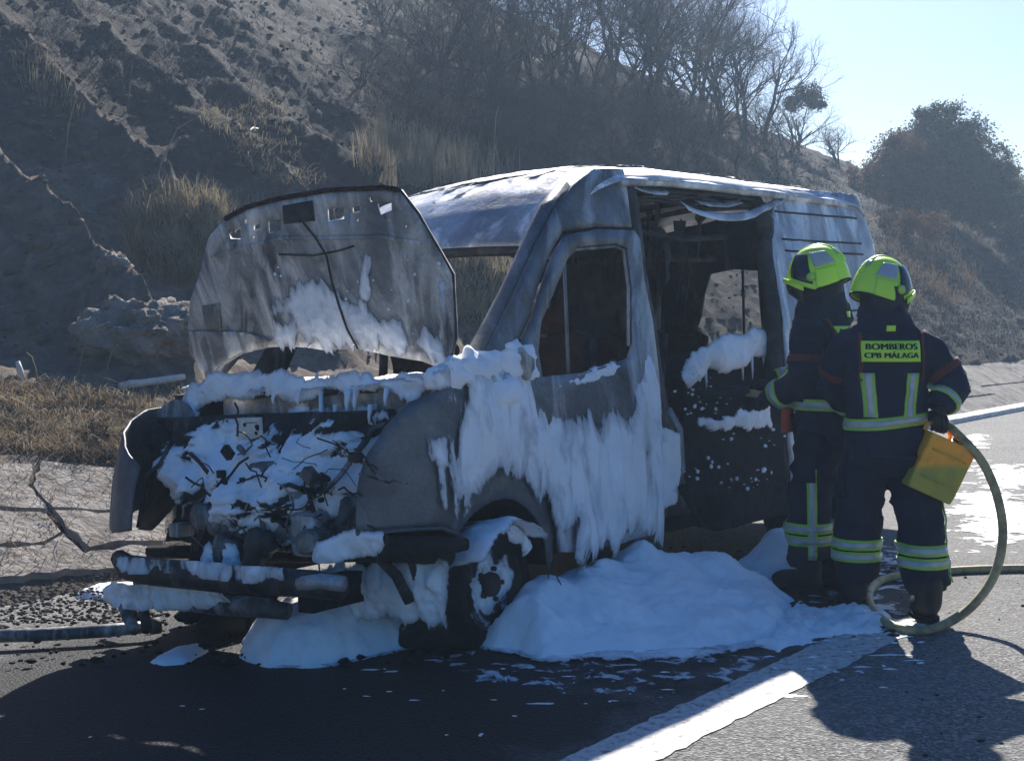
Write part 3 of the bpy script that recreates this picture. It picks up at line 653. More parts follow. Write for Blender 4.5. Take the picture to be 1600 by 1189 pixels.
foam('foam_coat', hpx([(436, 486), (446, 452), (470, 446), (498, 452), (530, 448), (560, 452), (585, 470), (610, 490), (640, 500), (668, 520), (692, 540), (690, 572), (655, 560), (608, 551), (563, 541), (508, 543), (470, 540), (425, 537), (432, 515), (455, 500)]), .010, fhf, FOAMV, hood, .016, .10, (9, 3), .09, .5, seed=41, cover=1.25, grow_=.06)
foam('foam_coat', hpx([(568, 470), (572, 420), (580, 398), (587, 400), (582, 430), (583, 470)]), .008, fhf, FOAMV, hood, .010, .03, (12, 4), .02, .5, seed=42, cover=1.1)
foam('foam_coat', hpx([(676, 520), (686, 470), (694, 470), (700, 520), (699, 562), (680, 566)]), .010, fhf, FOAMV, hood, .014, .06, (9, 3), .06, .5, seed=43, cover=.9)
fl = B()
for k in range(26):
    p = fh(-.016)(*hpx([(rng.uniform(400, 690), rng.uniform(400, 550))])[0]); r = rng.uniform(.003, .010); fl.ell(p, (.006, r, r), 6, 4, .4, k)
tag(fl.build('foam_flecks', FOAM, hood), kind='stuff')

# ---- far fender
V = []; plan = [(-.02, 2.0), (-.25, 2.0), (-.45, 1.975), (-.60, 1.92), (-.71, 1.83), (-.775, 1.72), (-.80, 1.62), (-.80, 1.55)]
NU, NZ = 28, 18
pu = np.linspace(0, 1, len(plan)); ps = [p[0] for p in plan]; pt = [p[1] for p in plan]
for i in range(NU + 1):
    u = i / NU; s = np.interp(u, pu, ps); t = np.interp(u, pu, pt)
    top = np.interp(u, [0, .3, .6, .8, 1], [1.20, 1.17, 1.06, .96, .90]); bot = np.interp(u, [0, .25, .45, .7, 1], [.75, .66, .60, .58, .60])
    for j in range(NZ + 1):
        f = j / NZ; z = bot + (top - bot) * f
        V.append((s + .32 * max(0, z - .6) ** 1.4 * (.3 + u) + dent(u * 3, z, .012), t - .10 * max(0, z - .85), z))
ff_ = solid(mesh('front_fender', V, grid_faces(NU + 1, NZ + 1), FEND, van), .012)
# inner arch panel (round pale plate) beside it
ip = vplane(272, 672, (1, 0, 0), -.33)
sheet('lamp_mount', [(ip[1] + .17 * math.cos(a) * (1 + .1 * math.sin(3 * a)), ip[2] + .16 * math.sin(a)) for a in np.linspace(0, 2 * math.pi, 18)[:-1]], [[(ip[1] + .014 * math.cos(a), ip[2] + .014 * math.sin(a)) for a in np.linspace(0, 2 * math.pi, 8)[:-1]]], .04, lambda t, z: (-.33 + .15 * (z - ip[2]) + .02 * float(fbm(t * 6, z * 6, 0, 3, 3)), t, z), ASHY, van, .012)
def vtube(name, P, r, mat, n=6, parent=van):
    return B().tube([vplane(x, y, (1, 0, 0), s) for x, y, s in P], r, n).build(name, mat, parent)
vtube('lamp_bracket', [(268, 690, -.5), (250, 725, -.56), (228, 745, -.6), (222, 790, -.62), (216, 824, -.66)], .012, SOOTM)
sheet('arch_liner', [tuple(vplane(x, y, (1, 0, 0), -.42)[1:]) for x, y in [(258, 690), (295, 720), (290, 770), (262, 800), (240, 828), (222, 826), (238, 760)]], [], .05, lambda t, z: (-.42 + .06 * float(fbm(t * 7, z * 7, 0, 3, 8)), t, z), SOOTM, van, .02)
# ---- engine bay
def ebox(name, x0, y0, x1, y1, s, dep, mat, bv=.02, parent=van, rot=None):
    a = vplane(x0, y0, (1, 0, 0), s); b = vplane(x1, y1, (1, 0, 0), s)
    o = B().box((s + dep / 2, (a[1] + b[1]) / 2, (a[2] + b[2]) / 2), (dep, abs(a[1] - b[1]), abs(a[2] - b[2])), rot).build(name, mat, parent)
    return bevel(o, bv, 3)
ebox('cowl_beam', 345, 612, 690, 650, -.22, .10, ASHY, .02)
def lumpy(name, x, y, s, r, mat, nz=.35, seed=0, n=18, m=12):
    p = vplane(x, y, (1, 0, 0), s); return B().ell(p, r, n, m, nz, seed).build(name, mat, van)
eng = ebox('engine_block', 335, 752, 505, 868, -.50, .38, ENG, .03)
ebox('cylinder_cover', 352, 722, 445, 800, -.54, .3, ENG, .04)
ebox('gearbox', 425, 770, 548, 860, -.46, .3, ENG, .06)
ebox('timing_cover', 412, 765, 466, 845, -.56, .12, ASHY, .03)
ebox('filter_housing', 448, 800, 492, 872, -.58, .14, SIDE, .03)
ebox('battery_tray', 300, 690, 380, 740, -.35, .25, SOOTM, .02)
ebox('coolant_tank', 262, 818, 280, 840, -.6, .1, ASHY, .01)
lumpy('turbo_housing', 360, 862, -.62, (.09, .10, .10), ENG, .3, 4)
lumpy('exhaust_manifold', 402, 852, -.63, (.07, .08, .08), SOOTM, .4, 6)
lumpy('pump_housing', 345, 812, -.6, (.07, .08, .09), ENG, .3, 8)
p = vplane(322, 805, (1, 0, 0), -.62); B().lathe(p, (-1, 0, 0), [(.06, 0.), (.06, .02), (.05, .035), (.05, .06), (.02, .065), (.02, .05), (0, .05), (-.04, .065), (-.06, .0)], 22).build('pulley', ENG, van)
p = vplane(485, 845, (1, 0, 0), -.62); B().lathe(p, (-1, 0, .1), [(.05, 0.), (.05, .045), (.02, .055), (-.1, .055), (-.1, 0)], 20).build('oil_filter', ASHY, van)
B().tube([vplane(x, y, (1, 0, 0), -.66) for x, y in [(392, 895), (402, 858), (418, 842), (428, 860)]], [.04, .05, .045, .03], 10).build('exhaust_elbow', SOOTM, van)
hoses = [[(297, 708, -.5), (312, 722, -.55), (322, 735, -.56), (333, 748, -.56)], [(408, 746, -.55), (415, 735, -.55), (424, 730, -.5)],
         [(455, 742, -.5), (475, 741, -.52), (485, 752, -.5), (505, 754, -.45)], [(436, 762, -.58), (452, 757, -.6), (470, 764, -.6), (490, 765, -.55)],
         [(495, 780, -.5), (520, 755, -.45), (545, 725, -.4), (560, 700, -.38), (575, 680, -.36)], [(505, 770, -.52), (530, 745, -.47), (552, 715, -.42), (572, 690, -.4)],
         [(490, 800, -.55), (482, 770, -.55), (497, 768, -.5)], [(510, 820, -.5), (525, 835, -.5), (530, 852, -.5)], [(408, 800, -.6), (412, 830, -.62), (406, 848, -.62)],
         [(535, 820, -.5), (548, 800, -.45), (560, 790, -.4)], [(300, 650, -.28), (296, 690, -.35), (292, 712, -.42)], [(540, 870, -.6), (560, 855, -.6), (580, 845, -.6)],
         [(340, 770, -.56), (330, 790, -.6), (318, 815, -.62), (305, 860, -.62)], [(470, 700, -.35), (462, 730, -.4), (470, 745, -.45)], [(620, 650, -.2), (600, 662, -.25), (580, 672, -.3), (572, 690, -.35)]]
for i, h in enumerate(hoses): vtube('hose', h, [.011, .008, .014][i % 3], [SOOTM, WIRE, ENG][i % 3])
for k in range(60):
    x = rng.uniform(285, 565); y = rng.uniform(680, 860); s = -.56 - .1 * rng.random(); P = [(x, y, s)]; vx, vy = rng.normal() * 12, rng.normal() * 9
    for q in range(5): vx, vy = vx * .7 + rng.normal() * 6, vy * .7 + rng.normal() * 5 + 1.5; P.append((P[-1][0] + vx, P[-1][1] + vy, s + rng.normal() * .025))
    vtube('wire', P, rng.uniform(.002, .0065), WIRE if k % 3 else ENG, 5)
for k in range(9):
    x = rng.uniform(290, 560); y = rng.uniform(690, 870); p = vplane(x, y, (1, 0, 0), -.55 - .08 * rng.random())
    bevel(B().box(p, (rng.uniform(.02, .06), rng.uniform(.015, .07), rng.uniform(.012, .06)), Matrix.Rotation(rng.uniform(-.8, .8), 3, 'X')).build('bracket', (SOOTM, ENG, CHAR)[k % 3], van), .004)
bolt = None
for k in range(22):
    p = vplane(rng.uniform(345, 520), rng.uniform(745, 850), (1, 0, 0), -.575)
    if bolt is None: o = bolt = B().lathe((0, 0, 0), (-1, 0, 0), [(.0, .012), (.02, .012), (.022, .0)], 8).build('bolt', CHAR, van)
    else: o = link(bpy.data.objects.new('bolt', bolt.data), van)
    o.location = p
# white plate fixed to the firewall
pl = ebox('data_plate', 370, 653, 409, 687, -.46, .012, PLATE, .002)
for (x, y, r) in ((382, 664, .010), (402, 668, .016), (400, 677, .010)):
    p = vplane(x, y, (1, 0, 0), -.463); B().ell(p, (.003, r, r), 8, 5, .7, int(x)).build('scorch_hole', CHAR, pl)
vtube('plate_print', [(382, 661, -.462), (402, 660, -.462)], .0018, WIRE, 5, pl)
# ---- front beams
vtube('crash_beam', [(187, 872, -.72), (200, 886, -.80), (240, 893, -.84), (300, 899, -.85), (360, 905, -.84), (430, 909, -.82), (490, 912, -.78), (536, 919, -.74)], [.045, .062, .066, .064, .064, .062, .060, .056], SOOTM, 10)
vtube('beam_tube', [(470, 912, -.82), (500, 908, -.82), (537, 912, -.79)], .034, BODY, 10)
vtube('lower_beam', [(270, 938, -.7), (330, 944, -.72), (400, 948, -.70), (450, 955, -.66)], [.04, .05, .05, .04], ENG, 8)
vtube('cross_member', [(235, 862, -.35), (300, 862, -.35), (400, 868, -.35), (520, 868, -.3), (690, 860, -.2)], .035, CHAR, 8)
vtube('subframe', [(560, 858, -.55), (640, 858, -.45), (700, 866, -.25)], .06, CHAR, 8)
vtube('strut', [(190, 935, -.72), (200, 965, -.76), (212, 985, -.78)], .03, ENG, 8)
vtube('strut', [(222, 930, -.7), (226, 960, -.74), (230, 985, -.78)], .026, SOOTM, 8)
ebox('crush_box', 205, 890, 262, 930, -.6, .25, SOOTM, .01); ebox('crush_box', 520, 840, 690, 870, -.5, .2, CHAR, .02)
vtube('lower_lip', [(590, 868, -.5), (620, 900, -.45), (640, 940, -.4)], .025, SOOTM, 8); vtube('lower_lip', [(640, 868, -.4), (650, 900, -.38), (655, 930, -.36)], .018, SOOTM, 8)
# ---- wheels
def wheel(s, t, near_side=True, z=.275):
    e = empty('wheel', (s, t, z), parent=van); d = -1 if near_side else 1
    V = B(); V.lathe((0, 0, 0), (0, d, 0), [(-.19, .20), (-.20, .262), (-.17, .283), (-.09, .290), (.0, .283), (.03, .262), (.02, .215)], 40)
    ty = V.build('tyre', CHAR, e)
    me = ty.data
    for v in me.vertices:
        f = 1 + .05 * float(fbm(v.co.x * 12, v.co.y * 12, v.co.z * 12, 3, 3)); v.co.x *= f; v.co.z = max(v.co.z * f, -.270)
    rm = B(); rm.lathe((0, 0, 0), (0, d, 0), [(-.18, .19), (.0, .205), (.02, .218), (.012, .222), (.0, .205), (-.03, .185), (-.06, .15), (-.02, .10), (-.01, .06), (.02, .055), (.03, .03), (.03, 0)], 36); rm.build('rim', SOOTM, e)
    for k in range(5):
        a = 2 * math.pi * k / 5; B().lathe((.075 * math.cos(a), d * -.005, .075 * math.sin(a)), (0, d, 0), [(0, .012), (.02, .012), (.02, 0)], 8).build('wheel_nut', SOOTM, e)
    return e
wheel(.12, .06); wheel(3.48, .06); wheel(.12, 1.94, False); wheel(3.48, 1.94, False)
# dark wheel-arch liner
V = []; n = 20
for i in range(n + 1):
    a = math.pi * i / n
    for q in range(6): V.append((.17 + .40 * math.cos(a), .03 + q * .09, .30 + .37 * math.sin(a)))
solid(mesh('wheel_arch', V, grid_faces(n + 1, 6), CHAR, van), .01)
B().box((.15, .5, .45), (.9, .05, .5)).build('arch_wall', CHAR, van)
# tyre wires round the burnt tyre
for k in range(7):
    a0 = rng.uniform(-2.6, -.6); r = .30 + .03 * rng.random()
    B().tube([(.12 + r * math.cos(a0 + q * .2), -.03 - .02 * k * rng.random(), .275 + r * math.sin(a0 + q * .2)) for q in range(6)], .003, 4).build('tyre_wire', WIRE, van)
# ---- door mirror stump
mp = vsurf(808, 570, TN)
mb = B(); mb.ell((mp[0], mp[1] - .04, mp[2]), (.05, .05, .07), 14, 10, .5, 2); mb.tube([(mp[0], mp[1] - .03, mp[2] + .02), (mp[0] + .05, mp[1] + .01, mp[2] - .06)], [.04, .03], 8); mb.build('door_mirror', ASHY, van)
# ---- foam on the front of the van
ARCH = near([(712, 850), (726, 820), (745, 798), (768, 783), (788, 778), (805, 782), (824, 795), (842, 815), (857, 850), (862, 896), (820, 910), (700, 910)])
ffm = lambda s, z, h: (s, TN(s, z) - .006 - h + dent(s, z, .014), z)
foam('foam_coat', near([(690, 612), (720, 596), (745, 570), (772, 562), (792, 556), (822, 560), (838, 606), (850, 640), (880, 640), (905, 655), (950, 645), (975, 600), (1000, 560), (1019, 555), (1025, 640), (1029, 760), (1027, 845), (900, 880), (862, 880), (858, 840), (845, 805), (820, 778), (790, 772), (760, 778), (738, 795), (720, 822), (705, 824), (690, 800), (680, 740), (690, 680), (700, 640)]),
     .0125, ffm, FOAMV, van, .036, .16, (8, 1.3), .13, .8, (9, 1.3), .003, 51, None, .024, cover=1.10, cut=ARCH, grow_=.085)
foam('foam_coat', near([(836, 606), (905, 588), (975, 565), (976, 572), (905, 597), (840, 616)]), .010, ffm, FOAM, van, .03, .02, (8, 8), .012, .4, seed=52)
foam('foam_coat', near([(662, 680), (690, 690), (700, 760), (706, 826), (692, 826), (676, 770)]), .0115, ffm, FOAMV, van, .018, .08, (7, 2), .06, .6, seed=53, cover=.95)
# mound on the wing/cowl corner
lm = B()
for (x, y, s, r) in ((742, 578, -.02, .10), (715, 585, -.08, .08), (765, 572, .1, .09), (800, 566, .3, .085), (812, 560, .34, .085), (820, 585, .34, .06), (800, 545, .3, .05), (780, 610, .2, .11), (690, 590, -.1, .06)):
    p = vsurf(x, y, TN); lm.ell((p[0], p[1] + (.0 if x > 795 and y < 590 else .02), p[2]), (r * 1.2, r * .8, r * .9), 18, 12, .55, int(x))
tag(lm.build('foam_mound', FOAM, van), kind='stuff')
# foam along the cowl, over the engine bay
cow = [tuple(vplane(x, y, (1, 0, 0), -.24)[1:]) for x, y in [(268, 640), (285, 622), (300, 604), (335, 588), (380, 583), (450, 590), (520, 588), (590, 586), (650, 582), (700, 575), (705, 600), (680, 614), (640, 618), (600, 612), (560, 618), (520, 614), (480, 622), (440, 616), (420, 620), (395, 620), (360, 622), (335, 635), (312, 650), (300, 668), (292, 655)]]
foam('foam_coat', cow, .011, lambda t, z, h: (-.235 - h - .25 * max(0, 1.2 - z), t, z), FOAMV, van, .055, .06, (6, 6), .05, .8, (9, 9), seed=61, cover=1.7, grow_=.04)
ctop = [(-.26, .03), (.1, .05), (.12, 1.9), (-.2, 2.0), (-.27, 1.2)]
foam('foam_coat', ctop, .02, lambda s, t, h: (s, t, 1.235 + .07 * (s + .2) + h), FOAM, van, .05, .06, (5, 5), .12, .6, seed=62)
dr = B()
for x, y, L, r in ((497, 618, 118, .012), (497, 728, 18, .016), (340, 800, 0, .0), (302, 650, 45, .018), (296, 640, 60, .022), (540, 615, 30, .02), (552, 618, 24, .016), (425, 616, 14, .014), (270, 770, 66, .02), (464, 615, 16, .012), (600, 614, 18, .014), (575, 640, 20, .014), (520, 640, 22, .012)):
    if L == 0: continue
    a = vplane(x, y, (1, 0, 0), -.30); dr.tube([a + np.array([.02, 0, .02]), a - np.array([0, .004, L * .0016]), a - np.array([0, .004, L * .0033])], [r, r * .6, r * .35], 7)
tag(dr.build('foam_drips', FOAM, van), kind='stuff')
# foam in the engine bay: clumps hugging the parts
def bay(P, s0, th, seed, edge=.05, na=.04, tilt=0., cover=1.35):
    Q = [tuple(vplane(x, y, (1, 0, 0), s0)[1:]) for x, y in P]; zc_ = np.mean([q[1] for q in Q])
    foam('foam_coat', Q, .011, lambda t, z, h: (s0 - h + tilt * (z - zc_) + .05 * float(fbm(t * 5, z * 5, 0, 2, seed)), t, z), FOAMV, van, th, edge, (6, 4), na, .9, (11, 8), .01, seed, None, .012, cover=cover, grow_=.05)
def ridge(a, b, sc, seed): return 1 - np.abs(fbm(a * sc, b * sc, 0, 3, seed)) * 2.6
def E_(t, z):
    bulge = .38 * np.exp(-((t - 1.0) / .52) ** 2) * np.exp(-((z - .72) / .24) ** 2) + .10 * smooth(1.2, 1.6, t) * smooth(.7, .9, z)
    blk = np.round(vnoise(t * 7, z * 8, 0, 91) * 2.5) / 2.5 * .045
    return -.26 - bulge - .06 * ridge(t, z, 3.2, 92) - .03 * ridge(t, z, 8, 93) - blk + .10 * smooth(.5, .2, t) * smooth(.75, .95, z)
gt, gz2 = np.meshgrid(np.arange(.12, 1.86, .013), np.arange(.48, 1.14, .013), indexing='ij')
tg = mesh('engine_tangle', np.stack([E_(gt, gz2).ravel(), gt.ravel(), gz2.ravel()], 1), grid_faces(*gt.shape), SOOTM, van); tag(tg, kind='stuff')
BP = [[(295, 700), (320, 676), (345, 664), (370, 690), (380, 712), (400, 705), (405, 690), (415, 705), (440, 725), (460, 735), (480, 742), (470, 752), (420, 758), (370, 756), (330, 752), (305, 735)],
      [(258, 720), (290, 700), (325, 735), (340, 758), (328, 778), (300, 788), (272, 778), (258, 755)], [(352, 750), (410, 746), (416, 800), (412, 850), (400, 872), (366, 860), (352, 800)],
      [(418, 740), (450, 726), (490, 740), (508, 758), (490, 774), (440, 770), (418, 762)], [(470, 780), (520, 768), (552, 790), (558, 830), (545, 866), (490, 864), (480, 820)], [(420, 790), (470, 784), (494, 800), (488, 840), (448, 860), (416, 845)],
      [(440, 700), (470, 680), (500, 690), (500, 740), (460, 740)], [(505, 730), (545, 700), (560, 720), (552, 790), (520, 770)]]
BQ = [[tuple(vplane(x, y, (1, 0, 0), -.46)[1:]) for x, y in P] for P in BP]
def edist(A, Bb):
    d = np.full(A.shape, -9.)
    for q in BQ: d = np.maximum(d, sdist(A, Bb, q))
    up = (E_(A, Bb + .012) - E_(A, Bb - .012)) / .024          # faces that look up keep more foam
    return d + .05 + .05 * np.clip(up, -1.2, 1.2)
foam('foam_coat', [(.14, .5), (1.84, .5), (1.84, 1.12), (.14, 1.12)], .0095, lambda t, z, h: (float(E_(np.array(t), np.array(z))) - .008 - h, t, z), FOAMV, van, .030, .06, (6, 4), .05, .8, (10, 7), .004, 171, cover=1.25, grow_=0., dfn=edist)
bay([(322, 852), (372, 856), (384, 884), (350, 894), (318, 878)], -.66, .025, 77, .05, .02, 0, 1.2)
bay([(460, 645), (500, 638), (540, 643), (580, 638), (604, 648), (575, 672), (545, 680), (520, 698), (500, 680), (470, 690)], -.24, .02, 78, .06, .05, 0, 1.)
bay([(500, 862), (560, 836), (592, 842), (580, 858), (530, 868)], -.62, .025, 79, .03, .02)
bay([(510, 880), (600, 866), (650, 872), (700, 880), (700, 970), (560, 970), (505, 930)], -.36, .04, 80, .08, .05, 0, 1.15)
bay([(190, 878), (215, 874), (300, 882), (400, 890), (440, 895), (380, 900), (280, 893), (215, 889)], -.90, .014, 81, .03, .012, 0, .62)
bay([(410, 690), (450, 668), (495, 680), (490, 715), (455, 730), (420, 715)], -.22, .02, 82, .07, .06, 0, .95)
bay([(170, 930), (190, 910), (260, 914), (330, 925), (360, 930), (330, 942), (260, 940), (190, 944)], -.74, .045, 83, .025, .012, 0, 1.)
bay([(520, 700), (560, 690), (575, 720), (560, 780), (545, 800), (525, 760)], -.2, .02, 84, .07, .05, 0, .8)
# foam on the tyre and rim
def ring_foam(r0, r1, a0, a1, dep, th, seed):
    foam('foam_coat', [(a0, r0), (a1, r0), (a1, r1), (a0, r1)], .02, lambda a, r, h: (.12 + r * math.cos(a), dep - h, .275 + r * math.sin(a)), FOAM, van, th, .03, (3, 12), .03, .5, seed=seed)
ring_foam(.235, .295, .5, 2.4, .02, .03, 91)
foam('foam_coat', [(a, b) for a, b in ((.75, -.17), (2.6, -.17), (2.7, .03), (.75, .03))], .02, lambda a, y, h: (.12 + (.285 + h) * math.cos(a), .06 + y, .275 + (.285 + h) * math.sin(a)), FOAM, van, .03, .03, (4, 8), .04, .5, seed=92)
foam('foam_coat', [(.12 + .20 * math.cos(a), .24 + .19 * math.sin(a)) for a in np.linspace(0, 2 * math.pi, 20)[:-1]], .012, lambda s, z, h: (s, .085 - h, z), FOAM, van, .03, .12, (7, 7), .07, .7, seed=93, cover=1.15)
# ash and foam film on the roof
foam('foam_coat', [(1.0, 1.0), (1.2, .45), (1.35, .20), (4.7, .2), (4.75, 1.0), (4.6, 1.8), (1.35, 1.8)], .03, lambda s, t, h: (s + .10 * abs(t - 1) ** 2 * math.exp(-(s - .78) / .3), t, zc(s) - .045 * ((t - 1) / .86) ** 2 - .075 * max(0, (abs(t - 1) / .86 - .82) / .18) ** 2 + h + .010), FOAM, van, .006, .25, (3, 5), .20, .6, (12, 12), .003, 95, cover=.85)

# ------------------------------------------------------------------ foam on the ground (road frame)
def rz(s, t): return 0. if t < 0 else -.07 * t
def gpoly(P): return [tuple(w2r(ground(x, y))[:2]) for x, y in P]
fg = lambda s, t, h: (s, t, rz(s, t) + h)
def gfoam(name, poly, label, thick, edge, nsc, namp, lump, seed, cell=.02, extra=None, fine=.004, lsc=(3, 3), cover=2.2):
    o = road_obj(foam(name, poly, cell, fg, FOAM, None, thick, edge, nsc, namp, lump, lsc, fine, seed, extra, cover=cover, grow_=.03 if thick > .02 else .0, solid_=thick > .02))
    return tag(o, label, 'foam')
main = gpoly([(715, 988), (745, 1006), (775, 1014), (850, 1027), (950, 1024), (1050, 1018), (1140, 1012), (1205, 998), (1228, 962), (1226, 925)]) + [(2.05, -.30), (2.0, .0), (1.5, .25), (.4, .35), (.1, .1)]
gfoam('foam_bank', main, 'thick bank of white foam slumped below the van cab door', .10, .10, (4, 4), .07, .8, 101, .014, lambda s, t: .17 * smooth(-.70, .02, t) * (.6 * smooth(-.15, .15, s) + .4 * smooth(.3, .75, s)) * (1 - .35 * smooth(1.3, 2.1, s)) + .05 * fbm(s * 2.6, t * 2.6, 0, 2, 12) + .030 * fbm(s * 7, t * 7, 0, 3, 14), .006)
left = gpoly([(398, 1012), (430, 1024), (500, 1026), (560, 1018), (620, 1006), (690, 986)]) + [(.05, .12), (.35, .25), (.3, 1.2), (-.35, 1.25)]
gfoam('foam_bank', left, 'rounded white foam bank below the bumper beam, left of the wheel', .19, .08, (4, 4), .05, .6, 103, .014, lambda s, t: .04 * fbm(s * 3, t * 3, 0, 2, 15), .004)
gfoam('foam_film', gpoly([(380, 1015), (420, 1032), (500, 1036), (600, 1022), (700, 1000), (760, 1020), (850, 1038), (1000, 1034), (1140, 1026), (1230, 1006), (1250, 960), (1200, 930), (1100, 980), (900, 1000), (700, 970), (500, 1000), (400, 1000)]), 'torn lacy foam fringe along the foot of the foam banks', .014, .05, (7, 7), .05, .8, 125, .014, None, .004, cover=.85)
gfoam('foam_patch', gpoly([(242, 1004), (265, 988), (310, 980), (316, 990), (290, 1008), (258, 1010)]), 'small flat foam patch beside the loose pipe', .035, .04, (8, 8), .02, .4, 105, .012)
gfoam('foam_patch', gpoly([(1195, 1008), (1215, 965), (1245, 940), (1290, 955), (1340, 950), (1385, 962), (1370, 985), (1310, 992), (1250, 1008), (1215, 1014)]), 'broken lumpy foam scattered before the boots of the firefighters', .035, .06, (7, 7), .12, 1.2, 107, .012, lambda s, t: .03 * fbm(s * 14, t * 14, 0, 3, 18), .016, cover=1.5)
gfoam('foam_bank', [(2.15, -.05), (2.2, -.42), (2.5, -.52), (2.9, -.5), (3.05, -.3), (2.95, -.05)], 'foam heap at the open sliding door step', .30, .12, (4, 4), .05, .5, 109, .018)
gfoam('foam_patch', gpoly([(120, 874), (150, 866), (200, 866), (230, 858), (215, 880), (170, 884)]), 'sunlit foam streak on the ground behind the bumper', .05, .05, (6, 6), .05, .6, 111, .02)
gfoam('foam_film', gpoly([(1440, 800), (1470, 745), (1500, 700), (1560, 712), (1660, 720), (1680, 850), (1580, 868), (1500, 880), (1450, 850)]), 'thin dried foam film on the sunlit asphalt beyond the jerrycan', .006, .45, (2.5, 2.5), .30, .5, 113, .03, None, .002, cover=1.0)
gfoam('foam_film', gpoly([(1490, 660), (1530, 655), (1560, 668), (1540, 690), (1505, 690)]), 'small foam splash near the gutter lip', .008, .15, (4, 4), .15, .5, 115, .03, None, .003, cover=.8)
fl = B(); FR = np.random.default_rng(5)
def fleck(px, py, rx, ry, th=.008):
    p = w2r(ground(px, py)); n = 12; ph = FR.uniform(0, 6); V = [(p[0], p[1], rz(p[0], p[1]) + th)]
    c, s_ = math.cos(-TH), math.sin(-TH)
    for k in range(n):
        a = 2 * math.pi * k / n; q = 1 + .45 * math.sin(2 * a + ph) * FR.random() + .25 * FR.normal()
        u, v = rx * math.cos(a) * q, ry * math.sin(a) * q
        V.append((p[0] + c * u - s_ * v, p[1] + s_ * u + c * v, rz(p[0], p[1]) + .002))
    fl.add(V, [(0, 1 + k, 1 + (k + 1) % n) for k in range(n)])
for k in range(34): fleck(FR.uniform(560, 1240), 1030 + abs(FR.normal()) * 45, FR.lognormal(-4.2, .6), FR.lognormal(-4.9, .5), .005)
for k in range(40): fleck(FR.uniform(1190, 1440), FR.uniform(960, 1075), FR.lognormal(-4., .6), FR.lognormal(-4.5, .5))
for k in range(6): fleck(FR.uniform(120, 700), FR.uniform(1040, 1150), FR.lognormal(-4.6, .5), FR.lognormal(-5.2, .4), .004)
gfoam('foam_film', gpoly([(640, 1015), (760, 1010), (900, 1030), (1050, 1024), (1200, 1012), (1240, 1030), (1180, 1075), (1040, 1090), (900, 1100), (780, 1085), (660, 1050)]), 'streaky foam scum drifting on the wet asphalt before the foam bank', .004, .10, (4, 4), .08, .4, 121, .02, None, .001, cover=.30)
gfoam('foam_film', gpoly([(1180, 900), (1230, 870), (1300, 850), (1460, 850), (1470, 960), (1440, 1010), (1380, 1010), (1300, 960), (1230, 940)]), 'patchy foam scum on the asphalt round the boots', .004, .12, (4, 4), .10, .4, 123, .02, None, .001, cover=.36)
tag(road_obj(fl.build('foam_splashes', FOAM)), 'small white foam flecks scattered over the dark asphalt', 'foam', kind='stuff')

# ------------------------------------------------------------------ debris round the van
def world_tube(name, P, r, mat, n=8, parent=None): return B().tube([tuple(p) for p in P], r, n).build(name, mat, parent)
def gz(x, y):
    p = ground(x, y); q = w2r(p); z = rz(q[0], q[1]); return ground(x, y, z)
pr = empty('loose_pipe', tuple(gz(120, 1000)))
iv = -np.array(pr.location)
pp = [gz(-60, 1006) + (0, 0, .035), gz(60, 1002) + (0, 0, .035), gz(170, 997) + (0, 0, .04), gz(246, 991) + (0, 0, .045)]
world_tube('tube', [p + iv for p in pp], [.034, .034, .034, .03], ENG, 10, pr)
world_tube('bracket', [gz(215, 992) + iv + (0, 0, .05), gz(208, 985) + iv + (0, 0, .14), gz(196, 975) + iv + (0, .02, .20)], [.02, .022, .018], SOOTM, 8, pr)
world_tube('collar', [gz(236, 992) + iv + (0, 0, .045), gz(250, 990) + iv + (0, 0, .045)], .042, SOOTM, 10, pr)
tag(pr, 'loose grey metal pipe lying on the ground before the bumper', 'pipe')
p = gz(690, 1008); o = B().ell((0, 0, .05), (.19, .14, .09), 26, 16, .5, 3, zmin=.0).build('charred_lump', CHAR); o.location = p; tag(o, 'black charred rubber lump on the asphalt under the front wheel', 'rubble')
for i, (x, y, r, l) in enumerate(((560, 1000, .07, 'small black cinder lump under the foam edge'), (345, 985, .10, 'black cinder lump under the lower beam'), (300, 970, .08, 'charred lump behind the foam patch'), (1310, 905, .09, 'charred lump beside the left boot'))):
    o = B().ell((0, 0, r * .35), (r * 1.2, r, r * .6), 18, 12, .6, i + 4, zmin=0.).build('charred_lump', CHAR); o.location = gz(x, y); tag(o, l, 'rubble')
cr = B()
for k in range(900):
    if k < 420: x, y = FR.uniform(-20, 700), FR.uniform(900, 1040)
    elif k < 700: x, y = FR.uniform(1000, 1400), FR.uniform(850, 1000)
    else:
        x, y = FR.uniform(1400, 1620), FR.uniform(860, 1189)
        if k % 3: continue
    p = gz(x, y); r = float(np.clip(FR.lognormal(-4.9, .6), .002, .03)) * (.5 if k > 700 else 1)
    cr.ell((p[0], p[1], p[2] + r * .3), (r * FR.uniform(.8, 1.8), r, r * .6), 6, 4, .5, k)
tag(cr.build('cinders', CHAR), 'black cinders and burnt crumbs strewn on the asphalt', 'cinders', kind='stuff')
gv = B()
for k in range(1500):
    x, y = FR.uniform(-30, 260), FR.uniform(880, 975)
    p = gz(x, y); r = FR.uniform(.003, .013); gv.ell((p[0], p[1], p[2] + r * .3), (r * 1.3, r, r * .7), 5, 3, .3, k)
tag(gv.build('gravel', DIRT), 'dark grit on the pale ground by the gutter', 'gravel', kind='stuff')

